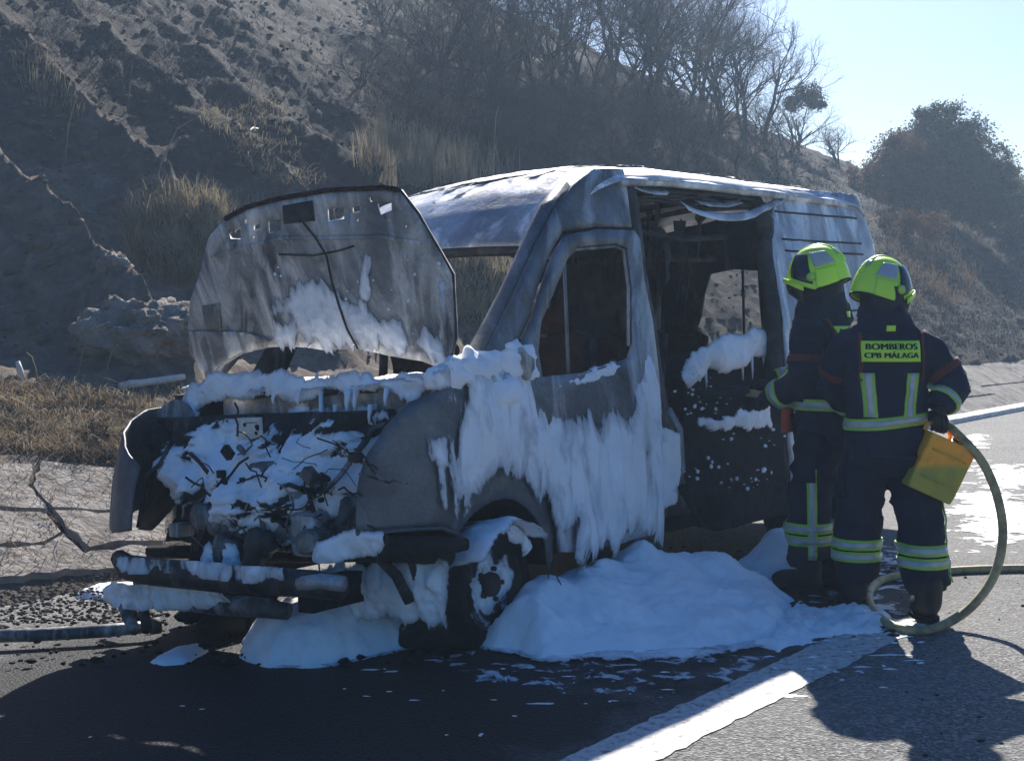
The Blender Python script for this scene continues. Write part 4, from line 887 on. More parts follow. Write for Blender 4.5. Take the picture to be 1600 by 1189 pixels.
# ------------------------------------------------------------------ people
NAVY = simple('navy_cloth', (.010, .014, .026), (.024, .031, .052), 5, .85, 0, .5, .012, .25)
NAVY2 = simple('dark_trousers', (.009, .012, .022), (.021, .027, .045), 6, .88, 0, .5, .012, .25)
BLACK = simple('black_rubber', (.006, .006, .007), (.018, .018, .02), 12, .6, 0, .3, .005)
LIME = simple('lime_fluorescent', (.50, .84, .04), (.60, .93, .08), 3, .35, 0, 0, .01, .5)
LIMED = simple('lime_trim', (.26, .50, .05), (.42, .68, .10), 10, .6, 0, .2, .004)
REFL = simple('reflective_silver', (.32, .36, .36), (.50, .54, .54), 14, .38, .25, .2, .004, .5)
RED = simple('red_trim', (.085, .022, .02), (.13, .035, .028), 8, .8, 0, .2, .004)
ORANGE = simple('orange_patch', (.45, .08, .03), (.6, .12, .05), 8, .8, 0, .2)
SKIN = simple('skin', (.40, .24, .17), (.48, .30, .22), 9, .55, 0, .1)
GREYP = simple('helmet_grey', (.34, .38, .42), (.46, .50, .54), 6, .35, .1, 0)
VIS = simple('visor_dark', (.008, .010, .014), (.02, .022, .03), 3, .18, 0, 0, .01, .5)
def bake(o):
    dg = bpy.context.evaluated_depsgraph_get(); dg.update(); e = o.evaluated_get(dg)
    me = bpy.data.meshes.new_from_object(e); old = o.data; o.modifiers.clear(); o.data = me
    if not me.materials and old.materials: me.materials.append(old.materials[0])
    me.polygons.foreach_set('use_smooth', [True] * len(me.polygons)); return o
def fuse(o, vox=.016, it=6):
    m = o.modifiers.new('fuse', 'REMESH'); m.mode = 'VOXEL'; m.voxel_size = vox
    m = o.modifiers.new('smooth', 'SMOOTH'); m.factor = .5; m.iterations = it
    return bake(o)
def wrinkle(o, amp, sx, sz, seed, zr=None):
    me = o.data; n = len(me.vertices); co = np.empty(n * 3); me.vertices.foreach_get('co', co); co = co.reshape(-1, 3)
    no = np.array([v.normal[:] for v in me.vertices])
    a = fbm(co[:, 0] * sx, co[:, 1] * sx, co[:, 2] * sz, 3, seed); b = fbm(co[:, 0] * 22 + co[:, 2] * 8, co[:, 1] * 22, co[:, 2] * 16, 2, seed + 3)
    a = (1 - np.abs(a) * 2.4) * .8
    co = co + no * (amp * a + amp * .35 * b)[:, None]; me.vertices.foreach_set('co', co.ravel()); me.update(); return o
def ringloft(b, rings, n=28):
    V = []; F = []
    for (cx, cy, cz, rx, ry) in rings:
        for k in range(n):
            a = 2 * math.pi * k / n; c, s_ = math.cos(a), math.sin(a)
            V.append((cx + rx * math.copysign(abs(c) ** .85, c), cy + ry * math.copysign(abs(s_) ** .85, s_), cz))
    m = len(rings)
    for i in range(m - 1):
        for k in range(n): F.append((i * n + k, i * n + (k + 1) % n, (i + 1) * n + (k + 1) % n, (i + 1) * n + k))
    F += [tuple(range(n))[::-1], tuple((m - 1) * n + k for k in range(n))]
    return b.add(V, F)
def lerp(a, b, t): return tuple(a[i] + (b[i] - a[i]) * t for i in range(3))
def limb(b, J, r):
    P = []; Rr = []
    for i in range(len(J) - 1):
        for q in range(6): P.append(lerp(J[i], J[i + 1], q / 6)); Rr.append(r[i] + (r[i + 1] - r[i]) * q / 6)
    P.append(J[-1]); Rr.append(r[-1]); return b.tube(P, Rr, 14)
def bvh(o):
    me = o.data; return BVHTree.FromPolygons([v.co.copy() for v in me.vertices], [tuple(p.vertices) for p in me.polygons])
def projgrid(name, tree, fo, fd, nu, nv, off, mat, parent, closed=False, th=.004):
    V = []; F = []; ok = True; last = None
    for i in range(nu + (0 if closed else 1)):
        for j in range(nv + 1):
            o_, d_ = Vector(fo(i / nu, j / nv)), Vector(fd(i / nu, j / nv)).normalized()
            h = tree.ray_cast(o_, d_)[0]
            p = (h - d_ * off) if h is not None else (last if last is not None else o_ + d_ * .3)
            last = p; V.append(tuple(p))
    m = nv + 1; N = nu if closed else nu + 1
    for i in range(nu):
        for j in range(nv):
            a = i * m + j; b_ = ((i + 1) % N) * m + j; F.append((a, b_, b_ + 1, a + 1))
    o = mesh(name, V, F, mat, parent); solid(o, th, 0); return o
def band(name, tree, C, A, z0, z1, off, mat, parent, a0=0, a1=2 * math.pi, rad=.6, tilt=(0, 0), nv=3, nu=56):
    """a strip round a limb or trunk: C point on the axis at height z=0..., rays come in from outside"""
    def org(u, v):
        a = a0 + (a1 - a0) * u; z = z0 + (z1 - z0) * v
        cx, cy, cz = A(z); return (cx + rad * math.cos(a), cy + rad * math.sin(a), cz + tilt[0] * math.cos(a) + tilt[1] * math.sin(a))
    def dr_(u, v):
        a = a0 + (a1 - a0) * u; return (-math.cos(a), -math.sin(a), 0)
    return projgrid(name, tree, org, dr_, nu, nv, off, mat, parent, abs(a1 - a0) > 6.2)
def refl_band(tree, A, z0, z1, parent, kw=None, **k):
    e = band('reflective_band', tree, None, A, z0, z1, .007, LIMED, parent, **k)
    h = (z1 - z0); band('silver_strip', tree, None, A, z0 + h * .25, z1 - h * .25, .010, REFL, e, **k); return e
def glove(parent, Hc, ax, up, side, wrist, scale=1.):
    """gloved hand closed round a bar through Hc along ax"""
    Hc, ax, up, side, wrist = map(Vector, (Hc, ax, up, side, wrist)); b = B(); s_ = scale
    b.tube([wrist, wrist.lerp(Hc + up * .045 * s_, .5), Hc + up * .045 * s_ + side * .012], [.038 * s_, .042 * s_, .04 * s_], 12, True, .8)
    for k, L in zip((-.034, -.012, .011, .032), (.92, 1.05, 1.0, .8)):
        o_ = Hc + ax * k * s_
        b.tube([o_ + (up * .05 + side * .01) * s_, o_ + (up * .032 + side * .034) * s_, o_ + (up * 0 + side * .038) * s_ * L, o_ + (up * -.026 + side * .022) * s_ * L, o_ + (up * -.03 - side * .006) * s_], [.0125 * s_, .0125 * s_, .0115 * s_, .011 * s_, .009 * s_], 8)
    o_ = Hc + ax * -.04 * s_
    b.tube([o_ + (up * .05 - side * .01) * s_, o_ + (up * .025 - side * .034) * s_ + ax * .01, o_ + (up * -.005 - side * .032) * s_ + ax * .02, o_ + (up * -.024 - side * .016) * s_ + ax * .028], [.015 * s_, .0145 * s_, .013 * s_, .010 * s_], 8)
    return b.build('glove', BLACK, parent)
def text_on(tree, body, x, z, size, parent, depth_y=-1.):
    cu = bpy.data.curves.new('lettering', 'FONT'); cu.body = body; cu.size = size; cu.align_x = 'CENTER'; cu.align_y = 'CENTER'; cu.offset = 0.; cu.space_character = 1.06
    t = bpy.data.objects.new('lettering', cu); col.objects.link(t)
    dg = bpy.context.evaluated_depsgraph_get(); dg.update(); me = bpy.data.meshes.new_from_object(t.evaluated_get(dg)); bpy.data.objects.remove(t)
    bm = bmesh.new(); bm.from_mesh(me); bmesh.ops.remove_doubles(bm, verts=bm.verts, dist=1e-6)
    base_ = list(bm.verts) + list(bm.edges) + list(bm.faces)
    for k_, dx_ in enumerate((-.0026, .0026)):            # bold: the stroke widened to both sides
        g_ = bmesh.ops.duplicate(bm, geom=base_)['geom']
        for v in g_:
            if isinstance(v, bmesh.types.BMVert): v.co.x += dx_; v.co.z = .0004 * (k_ + 1)
    for v in bm.verts:
        dz_ = v.co.z; X, Zz = x + v.co.x * 1.05, z + v.co.y * .92; h = tree.ray_cast(Vector((X, depth_y, Zz)), Vector((0, 1, 0)))[0]
        v.co = Vector((X, (h.y if h is not None else 0) - .013 - dz_, Zz))
    bm.to_mesh(me); bm.free(); me.materials.append(BLACK); return tag(link(bpy.data.objects.new('lettering', me), parent), kind='stuff')
def helmet(parent, c, rz_, label=None, pitch=0., s_=1.):
    e = empty('helmet', c, (pitch, 0, rz_), parent); e.scale = (s_,) * 3
    # shell: an egg, cut by a lower rim that is high over the neck and low over the ears; front is +y
    n, m = 48, 22; V = []; F = []
    def shell(a, f, k=1.):
        ca, sa = math.cos(a), math.sin(a)
        rim = -.045 + .035 * max(0, sa) - .035 * (abs(ca) ** 3) + (.01 if sa < 0 else 0)
        ph = f * math.pi / 2
        rr = max(0., math.cos(ph)) ** .82
        f = min(1., f); flare = 1 + .10 * max(0, sa) ** 2 * min(1., 1 - f) ** 3 + .05 * max(0, -sa) * (1 - f) ** 2
        z = rim + (.150 - rim) * (math.sin(ph) ** 1.05 if ph > 0 else math.sin(ph))
        return (k * .122 * ca * rr * flare, k * (.150 * sa * rr * flare - .005), z * k)
    for i in range(m + 1):
        for q in range(n): V.append(shell(2 * math.pi * q / n, i / m))
    for i in range(m):
        for q in range(n): F.append((i * n + q, i * n + (q + 1) % n, (i + 1) * n + (q + 1) % n, (i + 1) * n + q))
    sh = solid(mesh('shell', V, F, LIME, e), .008, -1)
    def patch(name, a0, a1, f0, f1, mat, k=1.012, nu=14, nv=10, cut=None):
        V = [shell(a0 + (a1 - a0) * i / nu + (cut(j / nv) if cut else 0), f0 + (f1 - f0) * j / nv, k) for i in range(nu + 1) for j in range(nv + 1)]
        return solid(mesh(name, V, grid_faces(nu + 1, nv + 1), mat, e), .004, 0)
    B().tube([shell(2 * math.pi * q / 40, 0.0) for q in range(41)], .006, 6, False).build('rim_seal', BLACK, e)
    # crest ridge along the top
    B().tube([(0, .150 * math.sin(a) * 1.0 - .005, .150 * math.cos(a) + .002) for a in np.linspace(-1.15, 1.2, 16)], [.012] * 16, 8, True, .6).build('crest', LIME, e)
    for sd in (0, 1):
        base = 0.15 if sd == 0 else math.pi - .15; d = 1 if sd == 0 else -1
        patch('visor_panel', base - d * .10, base + d * .72, .10, .58, VIS, 1.03, cut=lambda f, d=d: d * .25 * f)
        patch('grey_panel', base - d * 1.0, base - d * .18, .34, .62, GREYP, 1.025, cut=lambda f, d=d: d * .28 * f)
        patch('side_flap', base - d * .95, base - d * .2, .02, .30, LIME, 1.03)
        B().lathe((d * .124, .01, -.01), (d, 0, 0), [(-.01, .022), (.008, .022), (.012, .012), (.012, 0)], 14).build('visor_knob', LIMED, e)
    patch('visor', .45, math.pi - .45, -.28, .02, VIS, 1.02)
    patch('brim', .35, math.pi - .35, -.02, .06, LIME, 1.10)
    patch('grey_panel', -math.pi / 2 - .32, -math.pi / 2 + .32, .50, .66, GREYP, 1.022)
    return e
def person(name, label, loc, rotz, hs, P):
    root = empty(name, loc, (0, 0, rotz)); root.scale = (hs,) * 3; tag(root, label, 'firefighter', 'firefighters beside the van')
    Lf, Rf, Lk, Rk = P['Lfoot'], P['Rfoot'], P['Lknee'], P['Rknee']; cx, cy = P.get('sway', (0, 0)); lean = P.get('lean', 0.)
    Lh, Rh = (-.10 + cx, cy, .90), (.10 + cx, cy, .90)
    sx = lambda z: cx + P.get('side', 0.) * (z - .9); sy = lambda z: cy + lean * (z - .9)
    sh = lambda d: (sx(1.44) + d * .185, sy(1.44), 1.43)
    hx, hy = sx(1.66), sy(1.66) + .02
    # body: one continuous figure
    b = B(); ringloft(b, [(sx(z), sy(z), z, rx, ry) for z, rx, ry in ((.82, .15, .10), (.95, .16, .11), (1.1, .145, .10), (1.3, .165, .11), (1.42, .16, .09), (1.49, .07, .065), (1.60, .06, .065))])
    b.ell((hx, hy, 1.69), (.076, .096, .115), 20, 16); b.ell((hx, hy + .10, 1.68), (.014, .022, .024), 8, 6); b.ell((hx, hy + .07, 1.60), (.04, .035, .03), 10, 8)
    for d in (-1, 1): b.ell((hx + d * .078, hy - .005, 1.685), (.012, .022, .032), 8, 6)
    for hip, kn, ft in ((Lh, Lk, Lf), (Rh, Rk, Rf)): limb(b, [hip, kn, (ft[0], ft[1], .09)], [.085, .06, .045]); b.ell((ft[0], ft[1] + .06, .05), (.045, .12, .045), 12, 8)
    for d, el, wr in ((-1, P['Lelb'], P['Lwri']), (1, P['Relb'], P['Rwri'])): limb(b, [sh(d), el, wr], [.055, .045, .035])
    body = fuse(b.build('body', SKIN, root), .014, 3)
    for d in (-1, 1): B().ell((hx + d * .032, hy + .088, 1.70), (.012, .008, .007), 8, 6).build('eye', PLATE, body)
    # trousers
    b = B(); ringloft(b, [(cx, cy, z, rx, ry) for z, rx, ry in ((.74, .17, .135), (.82, .185, .14), (.95, .185, .135), (1.05, .16, .12))])
    for hip, kn, ft in ((Lh, Lk, Lf), (Rh, Rk, Rf)): limb(b, [(hip[0], hip[1], .86), kn, (lerp(kn, ft, .6)), (ft[0], ft[1] - .01, .17)], [.118, .112, .108, .104])
    tr = wrinkle(fuse(b.build('trousers', NAVY2, root), .016, 4), .022, 6, 11, 3 + int(hs * 100)); tt_ = bvh(tr)
    # jacket
    b = B(); ringloft(b, [(sx(z), sy(z), z, rx, ry) for z, rx, ry in ((.80, .20, .165), (.92, .200, .158), (1.05, .195, .148), (1.18, .203, .152), (1.32, .212, .152), (1.42, .205, .140), (1.49, .170, .125), (1.55, .125, .115), (1.60, .108, .108))])
    for d, el, wr in ((-1, P['Lelb'], P['Lwri']), (1, P['Relb'], P['Rwri'])): limb(b, [lerp(sh(d), (sx(1.4), sy(1.4), 1.40), .2), lerp(sh(d), el, .45), el, wr], [.098, .086, .080, .062])
    jk = wrinkle(fuse(b.build('jacket', NAVY, root), .014, 4), .022, 6, 9, 13 + int(hs * 100)); jt = bvh(jk)
    # collar and neck guard
    b = B(); ringloft(b, [(sx(1.53), sy(1.53), 1.53, .118, .112), (hx, hy - .02, 1.58, .114, .122), (hx, hy - .015, 1.64, .106, .122), (hx, hy - .01, 1.70, .104, .120)]); wrinkle(b.build('neck_guard', BLACK, root), .006, 10, 10, 4)
    # boots
    for ft in (Lf, Rf):
        b = B(); b.tube([(ft[0], ft[1], .25), (ft[0], ft[1], .12), (ft[0], ft[1] + .01, .07)], [.075, .07, .07], 14); b.ell((ft[0], ft[1] + .07, .06), (.056, .15, .062), 18, 12, zmin=.012)
        bt = fuse(b.build('boot', BLACK, root), .011, 3)
        b = B(); V = [(ft[0] + .060 * math.cos(a) * (1 if math.sin(a) > 0 else .9), ft[1] + .055 + .165 * math.sin(a)) for a in np.linspace(0, 2 * math.pi, 25)[:-1]]
        b.add([(x, y, 0.) for x, y in V] + [(x, y, .028) for x, y in V], [tuple(range(24))[::-1], tuple(range(24, 48))] + [(i, (i + 1) % 24, 24 + (i + 1) % 24, 24 + i) for i in range(24)]); b.build('sole', CHAR, bt)
    # bands on the jacket
    refl_band(jt, lambda z: (sx(z), sy(z), z), .985, 1.045, jk, rad=.24, tilt=P.get('btilt', (0, 0)), nu=72)
    for x0 in P.get('stripes', ()):
        zt, zb = 1.265, 1.04
        st = projgrid('reflective_stripe', jt, lambda u, v, x0=x0: (x0 - .032 + .064 * u + .02 * (1 - v) * (1 if x0 < 0 else -1), -1, zb + (zt - zb) * v), lambda u, v: (0, 1, 0), 5, 16, .007, LIMED, jk)
        projgrid('silver_strip', jt, lambda u, v, x0=x0: (x0 - .015 + .030 * u + .02 * (1 - v) * (1 if x0 < 0 else -1), -1, zb + (zt - zb) * v), lambda u, v: (0, 1, 0), 3, 16, .010, REFL, st)
    bx_, bz = P['badge']
    bg = projgrid('back_badge', jt, lambda u, v: (bx_ - .148 + .296 * u, -1, bz - .053 + .106 * v), lambda u, v: (0, 1, 0), 20, 8, .009, LIME, jk)
    text_on(jt, 'BOMBEROS', bx_, bz + .022, .047, bg); text_on(jt, 'CPB MÁLAGA', bx_, bz - .022, .041, bg)
    projgrid('collar_tag', jt, lambda u, v: (bx_ - .025 + .05 * u, -1, 1.475 + .03 * v), lambda u, v: (0, 1, 0), 4, 3, .008, LIME, jk)
    for d, el in ((-1, P['Lelb']), (1, P['Relb'])):
        s0 = sh(d)
        def ringc(u, v, f0, f1, s0=s0, el=el):
            A0 = Vector(s0); D = (Vector(el) - A0); c = A0 + D * (f0 + (f1 - f0) * v); ax = D.normalized(); a_ = ax.orthogonal().normalized(); b_ = ax.cross(a_); w = a_ * math.cos(u * 2 * math.pi) + b_ * math.sin(u * 2 * math.pi); return c, w
        projgrid('red_band', jt, lambda u, v: tuple(ringc(u, v, .60, .74)[0] + ringc(u, v, .60, .74)[1] * .16), lambda u, v: tuple(-ringc(u, v, .6, .74)[1]), 32, 3, .005, RED, jk, True)
        projgrid('shoulder_piping', jt, lambda u, v, d=d: (sx(1.4) + d * (.150 + .018 * v), -1, 1.22 + .25 * u), lambda u, v: (0, 1, 0), 14, 2, .006, RED, jk)
    for el, wr in ((P['Lelb'], P['Lwri']), (P['Relb'], P['Rwri'])):
        def rc(u, v, f0, f1, el=el, wr=wr):
            A0 = Vector(el); D = Vector(wr) - A0; c = A0 + D * (f0 + (f1 - f0) * v); ax = D.normalized(); a_ = ax.orthogonal().normalized(); b_ = ax.cross(a_); w = a_ * math.cos(u * 2 * math.pi) + b_ * math.sin(u * 2 * math.pi); return c, w
        projgrid('cuff_band', jt, lambda u, v: tuple(rc(u, v, .62, .84)[0] + rc(u, v, .62, .84)[1] * .12), lambda u, v: tuple(-rc(u, v, .6, .8)[1]), 32, 3, .006, LIMED, jk, True)
        projgrid('cuff_silver', jt, lambda u, v: tuple(rc(u, v, .68, .78)[0] + rc(u, v, .68, .78)[1] * .12), lambda u, v: tuple(-rc(u, v, .6, .8)[1]), 32, 2, .009, REFL, jk, True)
    # bands on the trousers
    for kn, ft in ((Lk, Lf), (Rk, Rf)):
        A = lambda z, kn=kn, ft=ft: (*[kn[i] + (ft[i] - kn[i]) * (kn[2] - z) / (kn[2] - .05) for i in (0, 1)], z)
        for z0 in (.27, .335): refl_band(tt_, A, z0, z0 + .055, tr, rad=.135, nu=40)
        d = -1 if ft is Lf else 1
        if d == P.get('legstripe', 1):
            sp0 = math.pi if d < 0 else 0.
            sp0 += P.get('legang', 0.)
            band('leg_stripe', tt_, None, A, .20, .68, .008, LIMED, tr, sp0 - .20, sp0 + .20, .145, nv=14, nu=5)
            band('leg_silver', tt_, None, A, .20, .68, .011, REFL, tr, sp0 - .10, sp0 + .10, .145, nv=14, nu=3)
    for d in (-1, 1):
        kx = lerp(Lh if d < 0 else Rh, Lk if d < 0 else Rk, .55)
        projgrid('cargo_pocket', tt_, lambda u, v, kx=kx, d=d: (kx[0] + d * .3, kx[1] - .06 + .12 * u, kx[2] - .07 + .14 * v), lambda u, v, d=d: (-d, 0, 0), 5, 5, .012, NAVY2, tr, False, .012)
    projgrid('jacket_yoke_seam', jt, lambda u, v: (sx(1.3) - .15 + .30 * u, -1, 1.302 + .008 * v), lambda u, v: (0, 1, 0), 20, 1, .004, BLACK, jk)
    projgrid('jacket_hem', jt, lambda u, v: (sx(.83) + .17 * (2 * u - 1), -1, .835 + .012 * v), lambda u, v: (0, 1, 0), 24, 1, .005, BLACK, jk)
    hl = helmet(root, (hx, hy + .0, 1.698), P['headz'], pitch=P.get('headx', 0.), s_=1.06)
    return root
def W(root_loc, rotz, hs, p):   # world -> person space
    q = Matrix.Rotation(-rotz, 3, 'Z') @ (Vector(p) - Vector(root_loc)); return tuple(q / hs)
# right firefighter
L2 = (1.93, 6.83, 0.); RZ2 = R(2)
can_h = atd(1466, 664, 6.72)         # grip of the jerrycan
P2 = dict(Lfoot=(-.135, .14, .05), Rfoot=(.165, -.14, .05), Lknee=(-.135, .09, .50), Rknee=(.145, -.04, .50), sway=(-.02, 0), side=-.03, lean=.03,
          Lelb=(-.26, .16, 1.18), Lwri=(-.10, .36, 1.06), Relb=(.315, -.05, 1.19), Rwri=tuple(np.array(W(L2, RZ2, .985, can_h)) + np.array((.0, -.01, .10))), btilt=(.02, 0),
          stripes=(-.165, .065), badge=(-.045, 1.375), headz=R(-66), headx=R(-4), legstripe=1, legang=-.35)
ff2 = person('person', 'firefighter with lettered back panel holding a yellow jerrycan and hose', L2, RZ2, .985, P2)
L1 = (1.75, 7.40, 0.); RZ1 = R(54)
P1 = dict(Lfoot=(-.12, .05, .05), Rfoot=(.14, -.02, .05), Lknee=(-.13, .06, .50), Rknee=(.13, .03, .50), sway=(0, 0), side=.0, lean=.07,
          Lelb=(-.235, .03, 1.16), Lwri=(-.15, .26, 1.03), Relb=(.28, .17, 1.15), Rwri=(.12, .40, 1.08), btilt=(0, 0),
          stripes=(-.11, .11), badge=(0., 1.375), headz=R(12), headx=R(-6), legstripe=-1, legang=.6)
ff1 = person('person', 'firefighter turned to the van doorway, half hidden by the other one', L1, RZ1, 1.03, P1)
# gloves
wr = Vector(P2['Rwri']); hc = Vector(W(L2, RZ2, .985, can_h))
glove(ff2, hc, (.94, .2, -.25), (0, 0, 1), (0, -1, 0), wr, 1.05)
wl = Vector(P2['Lwri']); glove(ff2, wl + Vector((.03, .06, -.03)), (1, .2, 0), (-.2, -.3, .9), (0, 1, 0), wl)
for k in ('Lwri', 'Rwri'):
    w_ = Vector(P1[k]); glove(ff1, w_ + Vector((0.02 if k[0] == 'L' else -.02, .07, -.03)), (1, .3, 0), (0, -.4, .9), (0, 1, 0), w_)
B().box((-.15, .17, .93), (.10, .03, .14)).build('pocket_flap', ORANGE, ff1)

# ------------------------------------------------------------------ jerrycan
def m_can():
    m, nt, p = new_mat('can_plastic'); co = coord(nt); sx_ = nt.nodes.new('ShaderNodeSeparateXYZ')
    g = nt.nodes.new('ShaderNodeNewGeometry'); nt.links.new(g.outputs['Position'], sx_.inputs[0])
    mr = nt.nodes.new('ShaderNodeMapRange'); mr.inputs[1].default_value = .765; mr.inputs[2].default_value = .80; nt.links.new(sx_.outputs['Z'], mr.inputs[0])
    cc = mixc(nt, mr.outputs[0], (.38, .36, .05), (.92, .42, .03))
    d = noise(nt, 9, 7, .7, co); cc = mixc(nt, ramp(nt, d, [(.45, (0, 0, 0)), (.75, (.55, .55, .55))]), cc, (.16, .13, .07))
    nt.links.new(cc, p.inputs['Base Color']); p.inputs['Roughness'].default_value = .45
    p.inputs['Subsurface Weight'].default_value = .5; p.inputs['Subsurface Radius'].default_value = (.08, .06, .02); p.inputs['Subsurface Scale'].default_value = .6
    bump(nt, p, noise(nt, 30, 4, .6, co), .15, .004); return m
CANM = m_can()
canr = empty('jerrycan', tuple(can_h), (R(6), R(24), R(12)))
tag(canr, 'grimy yellow plastic jerrycan hanging from the gloved hand', 'jerrycan')
V = []; prof = [(-.5, -.30), (-.48, -.34), (.48, -.34), (.5, -.30), (.5, -.07), (.46, -.035), (.20, -.03), (.14, -.045), (-.5, -.045)]
wd, th_ = .265, .15
pts = [(x * wd, z) for x, z in prof]; n = len(pts)
b = B(); b.add([(x + .085, -th_ / 2, z) for x, z in pts] + [(x + .085, th_ / 2, z) for x, z in pts], [tuple(range(n)), tuple(range(n, 2 * n))[::-1]] + [(i, n + i, n + (i + 1) % n, (i + 1) % n) for i in range(n)])
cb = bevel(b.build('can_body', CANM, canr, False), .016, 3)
B().tube([(-.06, 0, -.05), (-.055, 0, -.015), (-.03, 0, .0), (.05, 0, .0), (.085, 0, -.02), (.09, 0, -.045)], .011, 10).build('handle', CANM, canr)
B().lathe((.135, 0, -.04), (0, 0, 1), [(0, .026), (.03, .026), (.034, .022), (.034, 0)], 18).build('cap', BLACK, canr)
for z in (-.12, -.26): B().box((.085, -th_ / 2 - .001, z), (.20, .008, .012)).build('moulded_rib', CANM, cb)
# ------------------------------------------------------------------ hose
def catmull(P, k=10):
    P = [np.array(p, float) for p in P]; out = []
    for i in range(len(P) - 1):
        a, b_, c, d = P[max(i - 1, 0)], P[i], P[i + 1], P[min(i + 2, len(P) - 1)]
        for q in range(k):
            t = q / k; out.append(.5 * ((2 * b_) + (c - a) * t + (2 * a - 5 * b_ + 4 * c - d) * t * t + (3 * b_ - a - 3 * c + d) * t ** 3))
    return out + [P[-1]]
r_ = .0225
up_ = np.array([0, 0, r_])
tipw = Vector(L1) + Matrix.Rotation(RZ1, 3, 'Z') @ (Vector((-.02, .50, 1.06)) * 1.03)
Hp = [np.array(tipw), np.array(tipw) + (.12, -.08, -.02), np.array((1.90, 7.20, 1.02)), np.array((2.10, 7.06, .99)), np.array(can_h) + (.03, .05, .01), atd(1500, 682, 6.70), atd(1535, 722, 6.66), atd(1558, 775, 6.62), atd(1567, 835, 6.60), atd(1555, 895, 6.57), atd(1525, 940, 6.53),
      atd(1490, 968, 6.50), ground(1450, 984, r_), ground(1410, 982, r_), ground(1378, 968, r_), ground(1360, 945, r_), ground(1360, 922, r_), ground(1378, 906, r_), ground(1410, 898, r_), ground(1460, 893, r_), ground(1530, 889, r_), ground(1620, 888, r_), ground(1760, 893, r_), ground(1950, 880, r_)]
HOSE = simple('hose_rubber', (.30, .23, .09), (.46, .36, .17), 7, .6, 0, .3, .004, .4, 8, (.10, .08, .05))
hz_ = empty('fire_hose', tuple(ground(1420, 985)))
iv = np.array(hz_.location)
B().tube([tuple(p - iv) for p in catmull(Hp)], r_, 14).build('hose_line', HOSE, hz_)
tp = Vector(tipw) - Vector(iv); dv = Matrix.Rotation(RZ1, 3, 'Z') @ Vector((-.2, 1, -.1)); dv.normalize()
B().lathe(tp, dv, [(-.05, .027), (.02, .027), (.03, .036), (.10, .036), (.14, .024), (.22, .03), (.25, .033), (.25, .0)], 18).build('nozzle', BLACK, hz_)
tag(hz_, 'muddy yellow fire hose looping down from the hand to the asphalt', 'hose')

# ------------------------------------------------------------------ vegetation
VR = np.random.default_rng(23)
STRAW = simple('dry_straw', (.19, .155, .10), (.37, .31, .20), 3, .85, 0, 0)
STRAW2 = simple('brown_straw', (.10, .065, .035), (.24, .16, .085), 3, .9, 0, 0)
TWIG = simple('burnt_twigs', (.018, .015, .014), (.060, .048, .042), 6, .9, 0, 0)
ASHTWIG = simple('ashen_twigs', (.10, .085, .075), (.26, .23, .20), 4, .9, 0, 0)
LEAF = simple('dark_leaves', (.045, .055, .026), (.105, .115, .055), 1.5, .7, 0, 0)
LEAF2 = simple('scorched_leaves', (.075, .040, .020), (.15, .085, .045), 1.5, .85, 0, 0)
BARK = simple('charred_bark', (.012, .010, .010), (.055, .045, .04), 9, .95, 0, .6, .02)
ROCKM = simple('pale_rock', (.15, .13, .11), (.38, .34, .29), 4, .95, 0, 1., .08, .15, 10)
def translucent(m, f=.28):
    nt = m.node_tree; p = nt.nodes['Principled BSDF']; t = nt.nodes.new('ShaderNodeBsdfTranslucent'); x = nt.nodes.new('ShaderNodeMixShader'); x.inputs[0].default_value = f
    nt.links.new(p.inputs['Base Color'].links[0].from_socket, t.inputs['Color']); nt.links.new(p.outputs[0], x.inputs[1]); nt.links.new(t.outputs[0], x.inputs[2]); nt.links.new(x.outputs[0], nt.nodes['Material Output'].inputs['Surface'])
for m_ in (STRAW, STRAW2, LEAF, LEAF2): translucent(m_)
def blades(name, P, hmin, hmax, wdt, lean, mat, label=None, cat=None, per=14, spread=.07, curve=.4):
    V = []; F = []
    for p in P:
        for q in range(per):
            a = VR.uniform(0, 2 * math.pi); r = spread * math.sqrt(VR.random()); h = VR.uniform(hmin, hmax)
            x, y, z = p[0] + r * math.cos(a), p[1] + r * math.sin(a), p[2] - .02
            l = lean * VR.normal(size=2) * h; w = wdt * VR.uniform(.6, 1.4); b = VR.uniform(0, math.pi); wx, wy = w * math.cos(b), w * math.sin(b); n = len(V)
            m_ = (x + l[0] * .35, y + l[1] * .35, z + h * .6); t_ = (x + l[0], y + l[1], z + h * (1 - curve * min(1, np.hypot(*l) / h)))
            V += [(x - wx, y - wy, z), (x + wx, y + wy, z), (m_[0] + wx * .7, m_[1] + wy * .7, m_[2]), (m_[0] - wx * .7, m_[1] - wy * .7, m_[2]), t_]
            F += [(n, n + 1, n + 2, n + 3), (n + 3, n + 2, n + 4)]
    o = mesh(name, V, F, mat, None, False); return tag(o, label, cat, kind='stuff')
def scatter(poly, n):
    P = np.array(poly); lo, hi = P.min(0), P.max(0); x = VR.uniform(lo[0], hi[0], n * 3); y = VR.uniform(lo[1], hi[1], n * 3); k = inside(x, y, poly)
    o, d = hit(x[k][:n], y[k][:n]); return o[d]
blades('dry_grass', scatter([(555, 262), (590, 225), (650, 222), (720, 235), (770, 258), (800, 290), (600, 300)], 150), .25, .75, .006, .16, STRAW, 'tall dry reeds growing behind the van roof', 'grass', 14, .12)
blades('dry_grass', scatter([(190, 330), (260, 300), (340, 310), (420, 330), (340, 380), (300, 440), (230, 430), (200, 380)], 190), .12, .42, .005, .45, STRAW, 'dry straw tufts in the gully mouth behind the bonnet', 'grass', 14, .10)
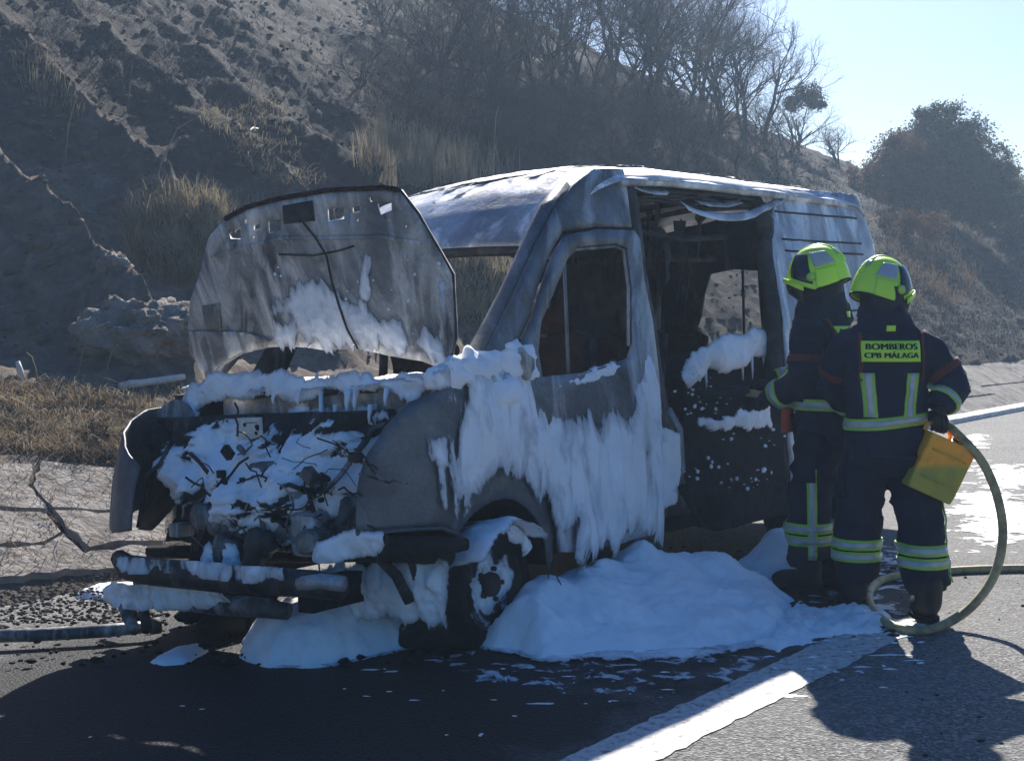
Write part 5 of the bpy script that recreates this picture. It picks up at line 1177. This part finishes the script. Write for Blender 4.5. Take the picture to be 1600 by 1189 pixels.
blades('dry_grass', scatter([(200, 360), (330, 350), (310, 450), (240, 440)], 120), .10, .36, .006, .6, STRAW2, 'brown dead weeds tangled below the straw tufts', 'grass', 14, .10)
blades('dry_grass', scatter([(700, 400), (840, 385), (800, 500), (700, 510)], 160), .10, .4, .006, .5, STRAW, 'dry grass seen through the windscreen opening', 'grass', 14, .14)
blades('dry_grass', scatter([(-40, 600), (80, 590), (190, 610), (290, 590), (290, 690), (200, 720), (60, 705), (-40, 700)], 420), .04, .17, .004, .9, STRAW, 'flattened dry grass on the low berm by the gutter', 'grass', 10, .10, .7)
blades('dry_grass', scatter([(-40, 600), (80, 600), (190, 620), (250, 640), (200, 715), (60, 712), (-40, 705)], 420), .04, .15, .005, .9, STRAW2, 'brown dead grass mixed over the low berm', 'grass', 10, .10, .7)
blades('dry_grass', scatter([(20, 95), (80, 95), (130, 190), (80, 190)], 16), .12, .35, .005, .25, STRAW, 'pale straw clump on the spur crest', 'grass', 14, .10)
blades('dry_grass', scatter([(300, 170), (420, 150), (500, 290), (420, 290)], 150), .05, .22, .005, .9, STRAW, 'flattened straw lying along the eroded spurs', 'grass', 9, .14, .7)
blades('dry_grass', scatter([(560, 130), (760, 110), (760, 200), (560, 200)], 130), .05, .25, .007, .9, STRAW, 'straw lying across the upper slope', 'grass', 9, .2, .7)
blades('dry_grass', scatter([(1380, 350), (1520, 350), (1530, 480), (1400, 480)], 130), .10, .45, .009, .5, STRAW2, 'dry brown grass on the far slope beyond the helmets', 'grass', 12, .25)
blades('dry_grass', scatter([(0, 0), (560, 0), (560, 140), (0, 140)], 350), .04, .16, .006, 1., ASHTWIG, 'ashen litter on the upper left slope', 'grass', 9, .2, .7)
blades('dry_grass', scatter([(560, 0), (1180, 0), (1230, 190), (1330, 320), (1000, 260), (760, 250), (560, 160)], 900), .06, .32, .010, .9, TWIG, 'burnt stubble covering the slope above the van', 'grass', 10, .3, .6)
blades('dry_grass', scatter([(1240, 200), (1600, 340), (1600, 545), (1400, 545), (1360, 320)], 900), .05, .24, .009, .9, TWIG, 'burnt stubble on the slope right of the van', 'grass', 10, .3, .6)
blades('dry_grass', scatter([(1000, 60), (1240, 190), (1600, 345), (1600, 545), (1400, 545), (1360, 320), (1000, 250)], 500), .04, .16, .008, 1., ASHTWIG, 'ashen straw litter on the right slope', 'grass', 9, .3, .7)
blades('twig_litter', scatter([(-40, 590), (290, 590), (290, 720), (-40, 720)], 120), .05, .16, .004, 1.3, TWIG, 'dark twig litter on the berm by the gutter', 'litter', 8, .12, .8)
AP = [on_apron(x, y) for x, y in zip(VR.uniform(-40, 280, 260), VR.uniform(715, 890, 260))]
blades('twig_litter', [r2w(p[0], p[1], p[2] + .03) for p in AP if VR.random() < (p[1] - 3.2) / 1.8], .02, .07, .003, 1.6, STRAW2, 'dry litter strewn over the cracked slabs', 'litter', 6, .08, .9)

# stones and clods
st = B(); q, d = hit(VR.uniform(-30, 1620, 4200), VR.uniform(0, 560, 4200)); kk = 0
for p in q[d]:
    L = w2r(p)
    if L[1] < 5.05 or (L[0] < 10 and VR.random() < .35): continue
    r = float(np.clip(VR.lognormal(-3.9, .5), .008, .10)) * (1 + .02 * max(0, L[0])); kk += 1
    st.ell((p[0], p[1], p[2] + r * .2), (r * VR.uniform(.8, 1.6), r * VR.uniform(.8, 1.3), r * .7), 6, 4, .5, kk)
tag(st.build('clods', HILL), 'loose clods and stones scattered over the burnt slope', 'stones', kind='stuff')
def rock(px, py, r, label, seed):
    o_, _ = hit([px], [py], True); p = o_[0]
    o = B().ell((0, 0, 0), r, 72, 46, .45, seed).build('boulder', ROCKM); o.location = (p[0], p[1], p[2] - .10); o.rotation_euler = (0, 0, TH); tag(o, label, 'boulder')
    me = o.data; n = len(me.vertices); c = np.empty(n * 3); me.vertices.foreach_get('co', c); c = c.reshape(-1, 3)
    f = 1 + .30 * (.5 - np.abs(fbm(c[:, 0] * 5, c[:, 1] * 5, c[:, 2] * 8, 4, seed)) * 2) - .10 * np.abs(vnoise(c[:, 0] * 11, c[:, 1] * 11, c[:, 2] * 16, seed)) + .04 * fbm(c[:, 0] * 22, c[:, 1] * 22, c[:, 2] * 22, 2, seed)
    me.vertices.foreach_set('co', (c * f[:, None]).ravel()); me.update()
rock(222, 505, (.60, .42, .34), 'big pale rock outcrop at the foot of the spur by the bonnet', 3)
rock(180, 400, (.16, .14, .13), 'small pale rock on the spur crest above the outcrop', 8)
# pale log on the berm
o_, _ = hit([188, 285], [612, 600]); lg = B(); a, b_ = o_[0] + (0, 0, .05), o_[1] + (0, 0, .07)
lg.tube([a + (b_ - a) * k / 6 + VR.normal(size=3) * .006 for k in range(7)], [.035, .038, .036, .034, .036, .033, .028], 10)
lo = lg.build('log', simple('bleached_wood', (.45, .42, .37), (.72, .69, .62), 8, .8, 0, .4)); tag(lo, 'bleached pale log lying on the berm beside the wing', 'log')
o_, _ = hit([35], [592]); o = B().tube([o_[0] + (0, 0, -.02), o_[0] + (-.03, .02, .08), o_[0] + (-.05, .03, .15)], [.03, .028, .02], 8).build('stake', bpy.data.materials['bleached_wood']); tag(o, 'short pale broken stake standing on the berm', 'stake')
# thin dead stalks arching out of the gullies
for i, (x, y, h, dx, dy) in enumerate(((100, 260, 1.0, .3, .1), (200, 175, .8, .15, 0), (385, 200, .8, .2, 0), (240, 310, .9, .6, -.3), (770, 290, 1.3, .1, 0), (812, 285, .7, 0, 0), (120, 590, .5, .3, 0), (165, 600, .35, .12, 0), (60, 605, .3, -.1, 0), (400, 215, .4, .3, .1), (990, 200, .7, .3, 0), (1445, 330, .9, .3, 0))):
    o_, d = hit([x], [y], True); p = o_[0]
    o = B().tube([p + (0, 0, -.03), p + (dx * .2, dy * .2, h * .5), p + (dx * .55, dy * .5, h * .88), p + (dx, dy, h)], [.010, .008, .006, .003], 5).build('dead_stalk', ASHTWIG if i % 2 else STRAW)
    tag(o, ('thin dead stalk on the spur face above the pale rock', 'thin dead stalk between the two upper spurs', 'thin upright stalk on the spur behind the bonnet top', 'long stalk arching over the gully beside the straw tufts', 'tallest dead stalk behind the van roof', 'short dead stalk behind the cab roof', 'curved dead stalk on the dark bank behind the berm', 'short stalk hooked over the berm edge beside the log', 'stub of a stalk on the berm beside the pale stake', 'short leaning stalk beside the bleached branch', 'dead stalk among the burnt trees above the van roof', 'leaning dead stalk before the rust brown shrub')[i], 'stalk', 'dead stalks on the slope')
# burnt sticks at the road edge of the slope (white branch)
o_, d = hit([385, 405], [215, 212]); o = B().tube([o_[0] + (0, 0, .04), (o_[0] + o_[1]) / 2 + (0, 0, .12), o_[1] + (0, 0, .10)], [.02, .016, .008], 6).build('branch', bpy.data.materials['bleached_wood']); tag(o, 'bleached fallen branch on the spur above the bonnet', 'branch')

# ---- trees
def grow(H, seed, spread=.5, levels=5, kids=(4, 3, 3, 3, 3), r0=.07, upb=.25, bushy=False):
    rg = random.Random(seed); trunk, twigs = B(), B(); tips = []
    def br(p, d, L, r, lv):
        n = 4; P = [p]; dd = d.copy()
        for i in range(n):
            dd = (dd + Vector((rg.gauss(0, .16), rg.gauss(0, .16), rg.gauss(0, .12) + upb * .12))).normalized(); P.append(P[-1] + dd * (L / n))
        rr = [r * (1 - .55 * i / n) for i in range(n + 1)]
        (trunk if lv < 2 else twigs).tube(P, rr, 6 if lv < 2 else 3, lv < 2)
        if lv >= 3: tips.extend(P[1:])
        if lv >= levels: return
        for k in range(kids[lv]):
            t = rg.uniform(.35, 1.); i = min(int(t * n), n - 1); q = P[i].lerp(P[i + 1], t * n - i)
            nd = (dd + Vector((rg.gauss(0, spread), rg.gauss(0, spread), rg.gauss(.05, spread * .6) + upb * .5))).normalized()
            br(q, nd, L * rg.uniform(.55, .8), r * rg.uniform(.42, .6), lv + 1)
    stems = 3 if bushy else 1
    for k in range(stems):
        br(Vector((0, 0, -.1)), Vector((rg.gauss(0, .25 if bushy else .08), rg.gauss(0, .25 if bushy else .08), 1)).normalized(), H * (.42 if not bushy else .4), r0 * (.7 if bushy else 1), 0)
    return trunk, twigs, tips
def bare(px, py, H, seed, label, bushy=True, levels=5, spread=.55, tw=TWIG, wide=1.0):
    o_, d = hit([px], [py], True); p = o_[0]; tr, tw_, tips = grow(H, seed, spread, levels, (4, 4, 3, 3, 3), .015 * H + .02, .25, bushy)
    e = empty('bare_tree', tuple(p)); tag(e, label, 'tree', 'burnt leafless trees on the slope')
    a = tr.build('trunk', BARK, e); c = tw_.build('crown', tw, e); a.scale = c.scale = (wide, wide, 1); return e
bl = 'burnt leafless tree with dense dark twigs on the slope above the van'
bs = 'low scorched twiggy bush growing between the burnt trees above the van'
VAR = []
for i in range(4):
    tr, tw_, tips = grow(4.0, 300 + i, .62, 5, (5, 4, 4, 3, 3), .07, .2, True)
    a = tr.build('trunk', BARK, None); c = tw_.build('crown', TWIG, None); VAR.append((a.data, c.data)); bpy.data.objects.remove(a); bpy.data.objects.remove(c)
TL = [(690, 150, 3.2), (770, 175, 3.6), (850, 195, 4.2), (930, 185, 4.6), (1005, 195, 5.2), (1075, 190, 5.6), (1130, 205, 5.4), (880, 120, 4.6), (1030, 125, 5.2), (600, 60, 2.4), (960, 110, 5.2), (1100, 150, 5.0), (1165, 215, 4.8), (810, 110, 4.0), (730, 90, 3.4), (1050, 230, 3.4), (1120, 245, 3.0), (1180, 250, 2.6),
      (640, 190, 1.3), (700, 205, 1.5), (760, 225, 1.6), (830, 235, 1.7), (900, 235, 1.8), (960, 240, 2.0), (1010, 245, 1.8), (560, 140, 1.1), (1215, 268, 1.6), (660, 100, 1.8), (1150, 275, 1.4), (620, 215, 1.0), (680, 235, 1.1), (735, 250, 1.2), (800, 258, 1.2), (870, 262, 1.3), (720, 165, 1.9), (800, 205, 2.0), (880, 215, 2.1), (990, 222, 2.1), (1090, 258, 1.8), (640, 145, 1.6), (1060, 262, 1.6)]
for i, (x, y, H) in enumerate(TL):
    o_, d = hit([x], [y], True); e = empty('bare_tree' if H > 2.2 else 'scorched_bush', tuple(o_[0]), (0, 0, i * 1.9))
    big = H > 2.2; tag(e, (('tall ' if H >= 5 else 'small ' if H < 4 else 'middle-sized ') + bl) if big else (bs if H < 1.5 else bs.replace('low', 'knee-high') if H < 1.75 else bs.replace('low', 'rounded waist-high')), 'tree' if big else 'bush', 'burnt leafless trees on the slope' if big else 'scorched bushes on the slope')
    a, c = VAR[i % 4]; k = H / 4.0; w_ = k * (1.0 if big else 1.5)
    for nm, dt in (('trunk', a), ('crown', c)):
        o = link(bpy.data.objects.new(nm, dt), e); o.scale = (w_, w_, k)
bare(1195, 225, 4.6, 131, 'tallest bare tree at the ridge end, branches against the sky', False, 5, .5, TWIG)
bare(1235, 245, 2.8, 137, 'small bare bush below the ridge end tree', True, 5, .6, TWIG)
bare(1310, 258, 1.7, 141, 'low bare bush on the skyline left of the green tree', True, 5, .7, TWIG, 1.3)
bare(1595, 365, 2.4, 143, 'thin bare bush right of the green tree', True, 4, .5, ASHTWIG)
bare(270, 420, .7, 151, 'small dry bush behind the bonnet corner', True, 4, .6, ASHTWIG, 1.3)
bare(165, 690, .35, 153, 'reddish dead weed bush on the berm', True, 4, .6, LEAF2, 1.3)
bare(585, 285, .9, 157, 'pale dry bush at the head of the reeds', True, 4, .5, STRAW)
def leafy(px, py, lobes, n, lf, mat, label, H, seed, name='tree'):
    o_, d = hit([px], [py], True); p = o_[0]; rg = np.random.default_rng(seed); e = empty(name, tuple(p)); tag(e, label, 'tree' if name != 'shrub' else 'shrub')
    tr, tw_, tips = grow(H, seed, .5, 3, (4, 4, 3, 3), .05 * H / 3 + .02, .3, True)
    tr.build('trunk', BARK, e)
    V = []; F = []; tot = sum(l[3] ** 2 for l in lobes)
    for (lx, ly, lz, r) in lobes:
        for c in range(int(34 * r * r) + 6):           # clumps
            u = rg.normal(size=3); u /= np.linalg.norm(u); cc = np.array((lx, ly, lz)) + u * r * (rg.random() ** .35) * np.array((1, 1, .85)); cr_ = rg.uniform(.16, .34) * min(1, r + .3)
            q = int(n * r * r / tot / (34 * r * r + 6)) + 1
            w = cc + rg.normal(size=(q, 3)) * cr_ * .55; a = rg.normal(size=(q, 3)); a /= np.linalg.norm(a, axis=1)[:, None]; b_ = np.cross(a, rg.normal(size=(q, 3))); b_ /= np.linalg.norm(b_, axis=1)[:, None]
            s_ = lf * rg.uniform(.6, 1.4, (q, 1)); k = len(V)
            V += np.stack([w - a * s_, w + b_ * s_ * .4, w + a * s_, w - b_ * s_ * .4], 1).reshape(-1, 3).tolist(); F += [(k + 4 * i, k + 4 * i + 1, k + 4 * i + 2, k + 4 * i + 3) for i in range(q)]
    mesh('crown', V, F, mat, e, False)
    tw_.build('twigs', BARK, e); return e
leafy(1455, 335, [(.1, 0, 3.0, .85), (-.6, .2, 2.5, .8), (.75, 0, 2.7, .85), (1.3, .2, 2.0, .8), (1.8, 0, 1.3, .75), (.2, 0, 2.0, 1.1), (-.9, 0, 1.6, .9), (.9, 0, 1.3, 1.1), (2.1, .1, .7, .6), (1.2, -.2, .5, 1.0), (.1, -.2, .6, 1.1), (-1., -.2, .5, .9), (2.4, 0, .1, .8), (.3, -.2, 3.55, .45), (-.2, 0, 3.6, .35)], 85000, .055, LEAF, 'dark green bushy tree on the skyline at the slope end', 3.2, 201).scale = (1.08, 1.05, .86)
leafy(1545, 345, [(.2, 0, 1.5, .7), (.6, 0, .9, .7), (-.3, 0, 1.0, .7), (.5, 0, 1.9, .45), (.6, 0, .1, .9), (1.3, 0, .0, .8), (-.4, 0, .1, .8)], 30000, .055, LEAF, 'low green tree right beside the big bushy tree', 1.6, 203)
leafy(1392, 318, [(0, -.2, .9, .9), (-.8, -.2, .6, .6), (.8, -.2, .8, .8), (1.5, -.3, .6, .6), (.4, -.2, 1.6, .6)], 22000, .05, LEAF2, 'rust brown scorched shrub in front of the green tree', 1.3, 205, 'shrub')
leafy(1420, 372, [(0, 0, .35, .4), (.6, 0, .3, .35), (-.6, 0, .25, .3)], 4000, .045, LEAF2, 'low brown dry shrub on the slope beyond the van rear', .5, 207, 'shrub')
leafy(1248, 235, [(.2, 0, 1.75, .4), (.6, 0, 1.6, .3), (-.1, 0, 1.55, .3)], 4000, .05, LEAF, 'small leafy sapling at the ridge end beside bare twigs', 1.7, 209, 'shrub')

# ------------------------------------------------------------------ smoky air over the site
V = [(x, y, z) for x in (-75, 95) for y in (-14, 130) for z in (-3.6, 24)]
hzb = mesh('haze', V, [(0, 1, 3, 2), (4, 6, 7, 5), (0, 4, 5, 1), (2, 3, 7, 6), (0, 2, 6, 4), (1, 5, 7, 3)], None, None, False)
hm_ = bpy.data.materials.new('thin_smoke'); hm_.use_nodes = True; nt = hm_.node_tree; nt.nodes.remove(nt.nodes['Principled BSDF'])
pv = nt.nodes.new('ShaderNodeVolumePrincipled'); pv.inputs['Color'].default_value = (.55, .75, 1., 1); pv.inputs['Density'].default_value = .0024; pv.inputs['Anisotropy'].default_value = .25
nt.links.new(pv.outputs[0], nt.nodes['Material Output'].inputs['Volume']); hzb.data.materials.append(hm_); tag(hzb, kind='stuff')
